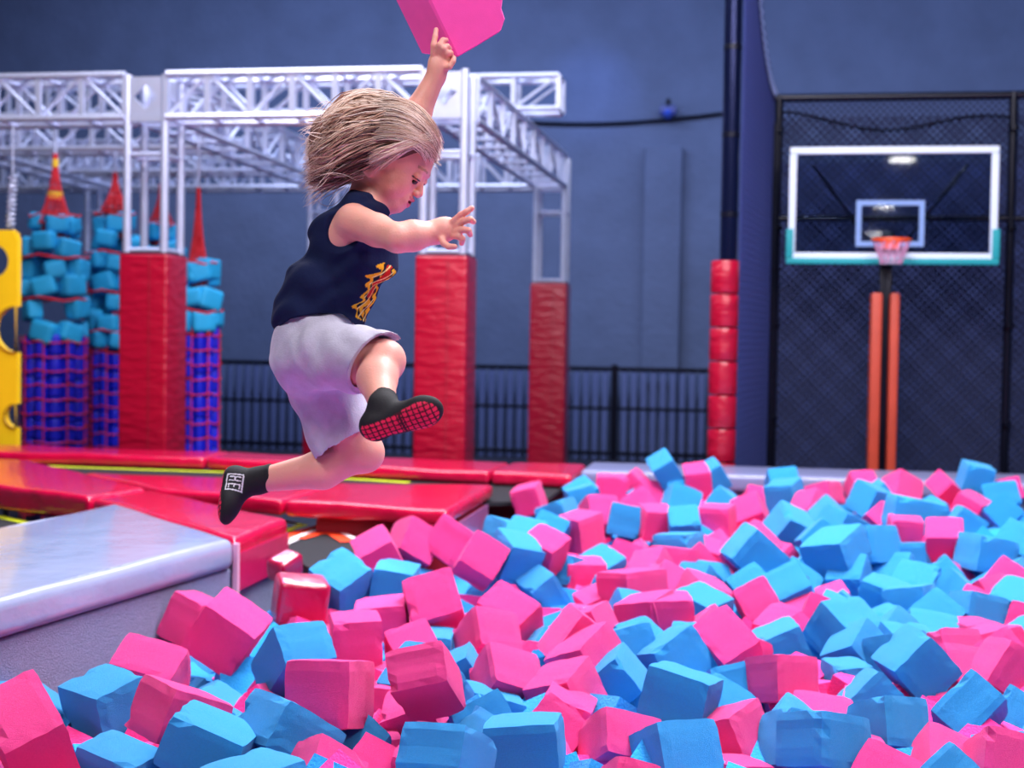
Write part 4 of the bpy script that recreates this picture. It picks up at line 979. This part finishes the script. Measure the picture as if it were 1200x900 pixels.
def head(F, infl=0.):
    F.ell(H3(-.010, .012, 0), HB_, np.array([.088, .082, .074])+infl, .01)
    if infl: return
    F.ell(H3(.036, .012, 0), HB_, [.046, .050, .056], .02)
    F.ell(H3(.034, -.045, 0), HB_, [.047, .052, .050], .02)
    for sg in (-1, 1): F.cone(H3(.048, -.044, sg*.028), H3(.040, -.052, sg*.034), .024, .024, .02)
    F.cone(H3(.066, -.082, -.006), H3(.066, -.082, .006), .017, .017, .02)
    F.cone(H3(.0, -.052, .046), H3(.058, -.082, .012), .016, .014, .015); F.cone(H3(.0, -.052, -.046), H3(.058, -.082, -.012), .016, .014, .015)
    for sg in (-1, 1): F.ell(H3(.089, -.006, sg*.028), HB_, [.012, .009, .015], .010, 'sub')
    F.cone(H3(.078, .008, -.034), H3(.078, .008, .034), .006, .006, .012)
    F.cone(H3(.081, -.008, 0), H3(.0945, -.034, 0), .0050, .0078, .008)
    for sg in (-1, 1): F.cone(H3(.088, -.038, sg*.0085), H3(.092, -.040, sg*.0075), .0058, .0058, .005)
    for sg in (-1, 1): F.ell(H3(.077, -.008, sg*.028), HB_, [.0105, .0105, .014], .004)         # lids
    F.ell(H3(.080, -.062, 0), HB_, [.012, .012, .022], .012)                                       # muzzle
    F.cone(H3(.0790, -.0515, -.019), H3(.0900, -.0545, 0), .0026, .0040, .004); F.cone(H3(.0790, -.0515, .019), H3(.0900, -.0545, 0), .0026, .0040, .004)
    F.cone(H3(.077, -.0600, -.017), H3(.0860, -.0695, 0), .0030, .0044, .004); F.cone(H3(.077, -.0600, .017), H3(.0860, -.0695, 0), .0030, .0044, .004)
    F.ell(H3(.088, -.0612, 0), HB_, [.012, .0034, .017], .002, 'sub')                             # open mouth
    for sg in (-1, 1):                                                                               # ears
        e = H3(-.012, -.043, sg*.066); EB = np.stack([unit(hf*.97+hs_*sg*-.25), hu, unit(hs_*.97+hf*sg*.25)])
        F.ell(e, EB, [.016, .024, .006], .006); F.ell(e+hs_*sg*.007+hf*.002, EB, [.009, .016, .005], .003, 'sub')
        F.ell(H3(-.004, -.062, sg*.063), EB, [.007, .007, .005], .004)
head(body)
body.cone(H3(-.024, -.045, 0), AR(432, 234, 2.955), .038, .043, .02)
def torso(F, g=0., k=.03):
    F.cone(shN-ts*.02+tf*.0-tu*.005, shF+ts*.02-tu*.005, .040+g, .038+g, k)
    F.ell(AR(410, 286, 2.95), TB, np.array([.076, .080, .098])+g, k)
    F.ell(AR(391, 338, 2.945), TB, np.array([.076, .080, .090])+g, k)
    F.ell(AR(374, 388, 2.935), TB, np.array([.080, .066, .092])+g, k)
torso(body)
body.ell(AR(372, 412, 2.93), TB, [.074, .055, .088], .03)
# arms
body.chain([shN, shN*.45+elN*.55, elN], [.0375, .0325, .0285], .012); body.chain([elN, elN*.62+wrN*.38, wrN], [.0285, .0305, .0220], .012)
body.chain([shF, shF*.45+elF*.55, elF], [.037, .034, .030], .012); body.chain([elF, elF*.68+wrF*.32, wrF], [.030, .0315, .0205], .012)
# legs
body.chain([hipN, hipN*.4+knN*.6, knN], [.062, .053, .043], .02); body.cone(knN+CU*.006+CT*.010+CR*.006, knN+CT*.012, .036, .034, .02)
body.chain([knN, knN*.62+anN*.38-CR*.012, anN], [.038, .039, .025], .015)
body.chain([hipF, hipF*.4+knF*.6, knF], [.064, .056, .044], .02); body.cone(knF-CU*.004+CR*.004, knF+CR*.010-CU*.010, .038, .036, .02)
body.chain([knF, knF*.62+anF*.38-CU*.016, anF], [.040, .042, .026], .015)
# feet: near foot shows its sole, far foot points down to the left
def foot(F, heel, toe, ank, n, g=0., near=True):
    """n: unit normal out of the sole"""
    L_ = unit(toe-heel); n = unit(n-L_*(n @ L_)); w = unit(np.cross(n, L_)); B_ = np.stack([L_, n, w]); ln = np.linalg.norm(toe-heel)
    c1 = heel+L_*.028-n*.024; c2 = heel+L_*(ln*.5)-n*.022; c3 = heel+L_*(ln-.042)-n*.016
    F.ell(c1, B_, np.array([.030, .025, .024])+g, .014); F.cone(c1, c3, .022+g, .020+g, .014)
    F.ell(c3-n*.002, B_, np.array([.040, .018, .031])+g, .014); F.ell(c2, B_, np.array([.045, .022, .025])+g, .012)
    F.cone(ank, c1-n*.004, .024+g, .023+g, .015); F.cone(ank, c2-n*.006, .017+g, .014+g, .018)
    def cut(q): return (q-(heel).astype(np.float32)) @ n.astype(np.float32)-g*.6
    a = np.minimum(heel, toe)-.06; b = np.maximum(heel, toe)+.06
    w_ = F.win(a, b, .0)
    if w_:
        sl, gq = w_; d = cut(gq); tmp = F.v[sl]
        near_ = np.linalg.norm(gq-((heel+toe)/2).astype(np.float32), axis=-1) < .125
        kk = .008; h = np.maximum(kk-np.abs(tmp-d), 0)/kk
        F.v[sl] = np.where(near_, np.maximum(tmp, d)+h*h*kk/4, tmp)
    return L_, n, w
nN = unit(-CU*.46+CT*.88+CR*.10)
hN, tN = AR(424, 511, 2.635), AR(517, 481, 2.60)
hF, tF = AR(264, 549, 3.03), AR(254, 612, 2.96)
nF = unit(-CR*.92-CU*.1+CT*.22)
foot(body, hN, tN, anN, nN); foot(body, hF, tF, anF, nF)
# hands
def finger(F, pts, r0=.0062, r1=.0048):
    n = len(pts); F.chain(pts, [r0+(r1-r0)*i/(n-1) for i in range(n)], .002)
# near hand: fingers stretched and slightly curled to the right
pm = AR(526, 268, 2.79)
HBn = np.stack([unit(CR*.93+CU*.30), unit(CU*.9-CR*.3), CT])
body.ell(AR(522, 269, 2.795), HBn, [.029, .025, .014], .012); body.cone(wrN, AR(518, 269, 2.797), .0215, .020, .015)
for pts in ([(531, 260, 2.785), (540, 252, 2.775), (547, 248, 2.768), (553, 244, 2.768)],
            [(534, 265, 2.785), (544, 259, 2.768), (551, 257, 2.762), (555, 260, 2.77)],
            [(534, 271, 2.785), (543, 269, 2.765), (549, 270, 2.762), (551, 275, 2.775)],
            [(531, 276, 2.79), (538, 277, 2.772), (542, 280, 2.772), (541, 285, 2.785)],
            [(517, 277, 2.785), (520, 285, 2.77), (526, 289, 2.76), (533, 289, 2.755)]):
    finger(body, [AR(*p) for p in pts], .0076, .0060)
# far hand: reaching up, fingers on the face of the foam block
HBf = np.stack([unit(CR*.25+CU*.95), unit(CR*.95-CU*.25), CT])
body.ell(AR(515, 73, 3.018), HBf, [.027, .025, .013], .012); body.cone(wrF, AR(513, 80, 3.025), .019, .018, .014)
for pts in ([(508, 64, 3.012), (508, 53, 3.004), (510, 43, 3.008), (511, 35, 3.02)],
            [(513, 62, 3.010), (515, 53, 2.998), (519, 47, 3.005), (523, 47, 3.018)],
            [(518, 64, 3.010), (520, 57, 2.998), (524, 54, 3.005), (527, 57, 3.018)],
            [(522, 67, 3.012), (524, 62, 3.002), (528, 62, 3.01), (529, 66, 3.02)],
            [(519, 79, 3.012), (527, 78, 3.006), (531, 72, 3.006), (532, 68, 3.016)]):
    finger(body, [AR(*p) for p in pts], .0072, .0058)
me, PV = body.mesh('body', 2)
SK = np.array(lin((238, 170, 154))[:3]); C_ = np.tile(SK, (len(PV), 1))
q = (PV-HC) @ HB_.T; u_ = px_of(PV)
bow = q[:, 2]**2*9
lips = (np.abs(q[:, 2]) < .018) & (((np.abs(q[:, 1]+.0548-bow) < .0032) & (q[:, 0] > .082)) | ((np.abs(q[:, 1]+.0695-bow*2.4) < .0042) & (q[:, 0] > .078)))
C_[lips] = lin((218, 112, 122))[:3]
mo = (np.abs(q[:, 2]) < .017) & (q[:, 1] > -.0655) & (q[:, 1] < -.0575) & (q[:, 0] > .066) & (q[:, 0] < .0865); C_[mo] = lin((120, 30, 44))[:3]
chk = np.exp(-(((q[:, 0]-.06)/.022)**2+((q[:, 1]+.045)/.020)**2))*(np.abs(q[:, 2]) > .02)*.3
C_ = C_*(1-chk[:, None])+np.array(lin((238, 128, 128))[:3])*chk[:, None]
brow = (np.abs(q[:, 1]-.0085-.004*np.cos((np.abs(q[:, 2])-.03)*60)) < .0026) & (np.abs(np.abs(q[:, 2])-.028) < .017) & (q[:, 0] > .05); C_[brow] = lin((186, 128, 108))[:3]
lash = (np.abs(q[:, 1]+.0125-.10*(np.abs(q[:, 2])-.028)**2*10) < .0016) & (np.abs(np.abs(q[:, 2])-.028) < .0125) & (q[:, 0] > .06); C_[lash] = lin((60, 34, 34))[:3]
for kn, rr in ((knN, .03), (knF, .035)):
    w = np.exp(-(np.linalg.norm(PV-kn-CR*.03, axis=1)/.03)**2)*.25; C_ = C_*(1-w[:, None])+np.array(lin((206, 120, 112))[:3])*w[:, None]
paint(me, C_)
SKIN = mat('skin', (225, 160, 145), .48, attr='Col', sss=.25, bump=.0006, bscale=220)
kid = thing('person', 'small blond child leaping over the foam pit in navy vest and grey shorts', 'person', (-1.0, 2.9, .7))
obj('body', me, kid, SKIN)
# eyes: small glossy balls sitting in the lids
for sg in (-1, 1):
    c = Vector(H3(.0765, -.0178, sg*.028))
    MB().ball(c, .0078, seg=16).build('eye', mat('eye_dark', (46, 30, 30), .1), kid)
# ---- vest
lo2, hi2 = np.array([1e9]*3), np.array([-1e9]*3)
for p in (AR(300, 405, 3.12), AR(480, 205, 2.75), AR(300, 405, 2.75), AR(480, 205, 3.12)): lo2 = np.minimum(lo2, p); hi2 = np.maximum(hi2, p)
V_ = Field(lo2-.02, hi2+.02, .0024)
torso(V_, .009, .03); V_.ell(AR(420, 300, 2.95), TB, [.085, .07, .095], .03)
V_.ell(AR(369, 372, 2.94), TB, [.094, .060, .104], .02); V_.ell(AR(381, 345, 2.93), TB, [.086, .070, .102], .03)
sl, g = V_.win(V_.lo, V_.lo+V_.n*V_.h, 0); gg = g-np.asarray(AR(390, 320, 2.95), np.float32)
X, Y_, Z_ = [gg @ b.astype(np.float32) for b in (tf, tu, ts)]
V_.v += (.0036*np.sin(52*Y_+26*X+2.2*np.sin(30*Z_))+.0026*np.sin(95*Y_-50*X+1.5*np.sin(60*X)+20*Z_)).astype(np.float32)
for (c, r) in ((shN+ts*.045-tu*.024-tf*.010, .062), (shF-ts*.045-tu*.018+tf*.004, .050)):    # arm holes
    B_ = np.stack([tf, tu, ts]); V_.ell(c, B_, [r*.86, r*1.22, .052], .004, 'sub')
V_.ell(AR(436, 222, 2.955)+tu*.012, TB, [.055, .038, .056], .006, 'sub')
V_.ell(AR(436, 222, 2.955)+tu*.004+tf*.035, TB, [.05, .030, .05], .006, 'sub')
gx = px_of(g.reshape(-1, 3)); 
hem = (373-6*np.cos((gx[:, 0]-385)/26)+np.clip(340-gx[:, 0], 0, 99)*.50+np.clip(gx[:, 0]-402, 0, 99)*.70)
d = ((gx[:, 1]-hem)*.0018).reshape(V_.v.shape).astype(np.float32)
V_.v = np.maximum(V_.v, d)
me, PV = V_.mesh('vest', 2)
q = (PV-AR(400, 320, 2.95)) @ TB.T
NV = np.array(lin((20, 30, 66))[:3]); C_ = np.tile(NV, (len(PV), 1))
uu = px_of(PV)
# golden flame print down the front
s0 = .012; wob = .010*np.sin(q[:, 1]*80)+.006*np.sin(q[:, 1]*190+1)
inn = np.abs(q[:, 2]-s0-wob*.6)
front = (q[:, 0] > .01) & (q[:, 1] > -.085) & (q[:, 1] < .045)
wd = .034*(1-((q[:, 1]+.02)/.075)**2*.55)+.008*np.sin(q[:, 1]*260+q[:, 2]*120)
g1 = front & (inn < wd); C_[g1] = lin((250, 190, 40))[:3]
g2 = front & (np.abs(inn-wd*.45) < .005+.003*np.sin(q[:, 1]*310)); C_[g2] = lin((24, 22, 40))[:3]
g3 = front & (inn < wd*.34) & (q[:, 1] > -.035); C_[g3] = lin((206, 40, 30))[:3]
g4 = front & (inn < wd*.7) & (np.sin(q[:, 1]*230+q[:, 2]*300) > .86); C_[g4] = lin((255, 236, 150))[:3]
paint(me, C_)
obj('vest', me, kid, mat('navy_cotton', (24, 30, 58), .95, attr='Col', bump=.0012, bscale=90, spec=.2))
# ---- shorts
lo2, hi2 = np.array([1e9]*3), np.array([-1e9]*3)
for p in (AR(300, 540, 3.12), AR(490, 350, 2.68), AR(300, 540, 2.68), AR(490, 350, 3.12)): lo2 = np.minimum(lo2, p); hi2 = np.maximum(hi2, p)
S_ = Field(lo2-.01, hi2+.01, .0024)
S_.ell(AR(374, 386, 2.935), TB, [.088, .070, .102], .02); S_.ell(AR(369, 415, 2.93), TB, [.090, .064, .102], .03)
S_.ell(AR(357, 432, 2.93), TB, [.066, .058, .092], .03)
heN = AR(436, 424, 2.80); S_.cone(AR(380, 415, 2.86), heN+unit(heN-hipN)*.03, .074, .066, .02)
heF = AR(402, 514, 2.975); S_.cone(AR(368, 432, 2.985), heF+unit(heF-hipF)*.04, .076, .067, .02); S_.cone(AR(395, 440, 2.97), AR(409, 505, 2.97)-CU*.02, .058, .060, .02)
sl, g = S_.win(S_.lo, S_.lo+S_.n*S_.h, 0); gg = g-np.asarray(AR(370, 440, 2.93), np.float32)
X, Y_, Z_ = [gg @ b.astype(np.float32) for b in (CR, CU, CT)]
S_.v += (.0026*np.sin(48*Y_-40*X+1.8*np.sin(28*X+20*Z_))+.0016*np.sin(105*X+60*Y_+2*np.sin(50*Z_))).astype(np.float32)
def cutp(F, c, n, near_c, rad):
    sl, gq = F.win(near_c-rad, near_c+rad, 0); d = ((gq-np.asarray(c, np.float32)) @ np.asarray(n, np.float32))
    m_ = np.linalg.norm(gq-np.asarray(near_c, np.float32), axis=-1) < rad
    F.v[sl] = np.where(m_, np.maximum(F.v[sl], d), F.v[sl])
dN = unit(knN-hipN); dF = unit(knF-hipF)
nNc = unit(dN-CU*.45+CT*.1); cutp(S_, AR(437, 424, 2.80), nNc, heN+nNc*.05, .084)
nFc = unit(dF*1.0+CU*.12+CR*.05); cutp(S_, AR(401, 516, 2.975), nFc, heF+nFc*.085, .105)
S_.cone(heN-dN*.045, heN+dN*.03, .056, .058, .002, 'sub'); S_.cone(heF-dF*.012, heF+dF*.06, .050, .060, .002, 'sub')
me, PV = S_.mesh('shorts', 2)
obj('shorts', me, kid, mat('grey_jersey', (186, 184, 204), .92, bump=.0010, bscale=260, var=.06, vscale=60, sheen=.3))
# ---- socks
for kk, (heel, toe, ank, n, cuff, sh) in enumerate(((hN, tN, anN, nN, unit(knN-anN), .030), (hF, tF, anF, nF, unit(knF-anF), .035))):
    lo3 = np.minimum(np.minimum(heel, toe), ank)-.07; hi3 = np.maximum(np.maximum(heel, toe), ank)+.07
    K_ = Field(lo3, hi3, .0018)
    L_, n_, w_ = foot(K_, heel, toe, ank, n, .0035)
    K_.cone(ank, ank+cuff*sh, .0290, .0295, .01)
    K_.cone(ank+cuff*(sh-.004), ank+cuff*(sh+.05), .060, .060, .001, 'sub') if False else cutp(K_, ank+cuff*sh, cuff, ank+cuff*(sh+.04), .06)
    me, PV = K_.mesh('sock', 1)
    q = (PV-heel) @ np.stack([L_, n_, w_]).T; ln = np.linalg.norm(toe-heel)
    C_ = np.tile(np.array(lin((16, 16, 24))[:3]), (len(PV), 1))
    xx = q[:, 0]/ln; half = .018+.012*np.clip((xx-.35)/.4, 0, 1)
    so = (q[:, 1] > -.006) & (np.abs(q[:, 2]) < half) & (xx > .02) & (xx < .97)
    cell = (np.abs((q[:, 0]/.0115) % 1-.5) < .37) & (np.abs((q[:, 2]/.0105) % 1-.5) < .37) & ~((xx > .50) & (xx < .535))
    C_[so] = lin((70, 6, 24))[:3]; C_[so & cell] = lin((238, 36, 84))[:3]
    if kk == 1:      # white letters knitted into the side
        a = (q[:, 0]-.050)/.0029; b = (q[:, 1]+.026)/.0029
        lt = (q[:, 2]*(-1 if (w_ @ CT) < 0 else 1) > 0)
        st = lambda x0, x1, y0, y1: (a >= x0) & (a < x1) & (b >= y0) & (b < y1)
        white = st(-8, -7, -6, 6) | st(-8, 6, 5, 6) | st(-6, -5, -5, 4) | st(-3, -2, -5, 4) | st(-6, -2, -1, 0) | st(0, 1, -5, 4) | st(0, 4, 3, 4) | st(0, 4, -5, -4) | st(0, 3, -1, 0) | st(-8, 6, -7, -6) | st(5, 6, -7, 6)
        C_[white & lt] = lin((225, 225, 235))[:3]
    paint(me, C_)
    o = obj('sock', me, kid, mat('grip_sock', (16, 16, 24), .8, attr='Col', bump=.0006, bscale=300))
    o['label'] = 'black sock with red rubber grid sole' if kk == 0 else 'black sock with small white letters on its side'
# ---- hair
hm = Field(*(lambda a: (a.min(0)-.05, a.max(0)+.05))(np.array([AR(340, 280, 2.80), AR(540, 90, 3.10), AR(340, 90, 3.1), AR(540, 280, 2.8)])), .004)
hm.ell(H3(-.014, .022, 0), HB_, [.092, .080, .080], .01)
axis = [(490, 158, .046, 28, .070), (458, 154, .054, 42, .086), (428, 158, .058, 50, .094), (400, 166, .055, 54, .094), (376, 178, .032, 52, .086), (358, 190, .02, 44, .070)]
for (x, y, _, h_, w_), (x2, y2, _, h2, w2) in zip(axis[:-1], axis[1:]):
    pass
UPN = []
for (x, y, s_, h_, w_) in axis[:-1]:
    hm.ell(AR(x, y, 2.95), np.stack([CR, CU, CT]), [s_*.8, h_*.00184*.76, w_*.8], .03)
hm.ell(H3(.078, -.046, 0), HB_, [.085, .078, .09], .006, 'sub')       # keep the face free
hm.ell(H3(.0, -.052, .085), HB_, [.036, .040, .034], .006, 'sub'); hm.ell(H3(.0, -.052, -.085), HB_, [.036, .040, .034], .006, 'sub')
me, PV = hm.mesh('hair_mass', 3)
HAIRB = mat('hair_under', (112, 74, 62), .7, bump=.004, bscale=30, stretch=(1, 1, 5))
hair = obj('hair', me, kid, HAIRB)
def bez(P4, t):
    P4 = [np.asarray(p, float) for p in P4]; s = 1-t
    return s**3*P4[0]+3*s*s*t*P4[1]+3*s*t*t*P4[2]+t**3*P4[3]
strands = []; scol = []
AX = np.array([[a[0], a[1], a[3], a[4]] for a in axis])
def axis_at(t):
    f = t*(len(AX)-1); i = min(int(f), len(AX)-2); w = f-i; 
    w2 = w; return AX[i]*(1-w2)+AX[i+1]*w2
R_ = np.random.default_rng(3)
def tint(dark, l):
    """blond strand colours with darker roots, paler or darker for painted light and shade"""
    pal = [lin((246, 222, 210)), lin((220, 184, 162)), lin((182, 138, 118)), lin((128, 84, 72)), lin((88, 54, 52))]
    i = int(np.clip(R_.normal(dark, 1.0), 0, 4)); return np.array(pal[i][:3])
clumps = [(R_.uniform(-2.9, 2.9), R_.uniform(.80, 1.04), R_.uniform(-.06, .16), R_.uniform(.80, 1.04), R_.normal(1.2, 1.2)) for _ in range(270)]
for phi, rho, t0, t1, dk in clumps:
    wav = R_.uniform(0, 6); drift = R_.normal(0, .28); nst = 9
    for s_ in range(nst):
        ph0 = phi+R_.normal(0, .09); rh = rho+R_.normal(0, .035); tt0 = max(0, t0+R_.normal(0, .03)); tt1 = t1+R_.normal(0, .05)
        pts = []; N_ = 13
        for k in range(N_):
            t = k/(N_-1); tc = tt0+(tt1-tt0)*t; te = min(tc, 1)
            a = axis_at(te); ph = ph0+drift*t*t+.10*math.sin(t*5+wav)
            r = rh*(1+.05*math.sin(t*7+wav+s_*.3))
            if tc > 1: a = a+np.array([-20, 16, 0, 0])*(tc-1)*3
            rr = r*(1 - .10*max(0, .25-t)*4)
            x = a[0]; y = a[1]-a[2]*rr*math.cos(ph); dep = 2.95-a[3]*rr*math.sin(ph)
            # tips droop with the sweep of the hair
            y += 14*t*t*t*max(0, math.cos(ph)); y -= 12*t*t*max(0, -math.cos(ph)); x += 7*t*t*abs(math.cos(ph))
            pts.append(AR(x, y, dep))
        strands.append((pts, R_.uniform(.0009, .0019))); scol.append((tint(dk+.6*(math.cos(ph0) < -.1)+.9*(math.sin(ph0) > .5 and abs(math.cos(ph0)) < .7)-.6*(math.cos(ph0) > .6), 0), 0))  # paler tops, darker underside and middle: light and shade put into strand colour
# front cap: strands lying over the brow and temples on both sides
def skull(px, py, sg, infl):
    """point on the near (sg=1) or far side of the inflated skull seen at px,py"""
    p = AR(px, py, 2.95); q = (p-HC) @ HB_.T; d = CT @ HB_.T
    r = np.array([.086, .082, .074])+infl; c = np.array([-.010, .012, 0])
    o = (q-c)/r; dd = d/r; A = dd @ dd; B = o @ dd; Cc = o @ o-1; disc = B*B-A*Cc
    if disc < 0: 
        t = -B/A; g = (o+dd*t); g = g/np.linalg.norm(g); return HC+(c+g*r) @ HB_
    t = (-B+sg*math.sqrt(disc))/A
    return HC+(c+(o+dd*t)*r) @ HB_
for i in range(210):
    sg = 1 if i % 4 else -1
    f = R_.uniform(0, 1)
    if i % 5 < 4:      # swept forward from the crown over the brow
        root = np.array([436+R_.normal(0, 7), 120+56*f]); c1 = np.array([466+R_.normal(0, 3), 108+60*f]); c2 = np.array([503, 126+52*f]); tip = np.array([520-7*f-R_.uniform(0, 12), 166+25*f+R_.normal(0, 2)])
        dk = 1.2+1.6*(R_.uniform() < .35)
    else:              # thin locks tinted pale as if lit, hanging back over the temple to the ear
        root = np.array([512-10*f, 165+R_.normal(0, 5)]); c1 = np.array([488, 176+8*f]); c2 = np.array([456, 182+16*f]); tip = np.array([432+16*f, 192+10*f+R_.normal(0, 3)]); dk = .5
    inf0 = R_.uniform(.014, .028)
    for s_ in range(8):
        j = R_.normal(0, 1.9, 2); j2 = R_.normal(0, 2.6, 2); pts = []
        for k in range(12):
            t = k/11; b = bez([root+j, c1+j, c2+j2, tip+j2], t)
            pts.append(skull(b[0], b[1], sg, inf0+.004*math.sin(3*t)+R_.normal(0, .0003)))
        strands.append((pts, R_.uniform(.0008, .0016))); scol.append((tint(dk, 0), 0))
# loose flyaway strands at the back and below
for i in range(170):
    a = R_.uniform(0, 1); x0, y0 = 420-R_.uniform(0, 40), 130+90*a
    ang = math.radians(R_.uniform(150, 235) if a > .3 else R_.uniform(140, 195)); L_ = R_.uniform(28, 62)
    x1, y1 = x0+math.cos(ang)*L_*1.1, y0-math.sin(ang)*L_*.8+8
    d0 = 2.95-R_.uniform(-.09, .09); d1 = d0+R_.uniform(-.03, .03)
    cv = R_.normal(0, 8); x1 = max(x1, 347+R_.uniform(0, 14)); y1 = min(y1, 246+R_.uniform(0, 14))
    pts = [AR(*(bez([np.array([x0, y0, d0]), np.array([x0*.66+x1*.34, y0*.66+y1*.34-cv, d0]), np.array([x0*.3+x1*.7, y0*.3+y1*.7-cv, d1]), np.array([x1, y1+4, d1])], k/9))) for k in range(10)]
    strands.append((pts, R_.uniform(.0006, .0011))); scol.append((tint(.7, 0), 0))
vs = []; fs = []; cs = []; SG = 3
for (pts, r), (c, _) in zip(strands, scol):
    pts = np.array(pts); n = len(pts); T = np.gradient(pts, axis=0); T /= np.linalg.norm(T, axis=1)[:, None]+1e-9
    X = np.cross(T, CU); X /= np.linalg.norm(X, axis=1)[:, None]+1e-9; Y2 = np.cross(X, T); base = len(vs)
    for k in range(n):
        t = k/(n-1); rr = r*(.75+.5*t if t < .5 else 1.0-(t-.5)*1.7)
        for m_ in range(SG):
            a = 2*PI*m_/SG; vs.append(pts[k]+X[k]*math.cos(a)*rr+Y2[k]*math.sin(a)*rr)
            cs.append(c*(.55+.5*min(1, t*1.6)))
    for k in range(n-1):
        for m_ in range(SG):
            a, b = base+k*SG+m_, base+k*SG+(m_+1) % SG; fs.append((a, b, b+SG, a+SG))
me = bpy.data.meshes.new('hair_strands'); me.from_pydata([tuple(v) for v in vs], [], fs); paint(me, np.array(cs))
me.polygons.foreach_set('use_smooth', [True]*len(me.polygons))
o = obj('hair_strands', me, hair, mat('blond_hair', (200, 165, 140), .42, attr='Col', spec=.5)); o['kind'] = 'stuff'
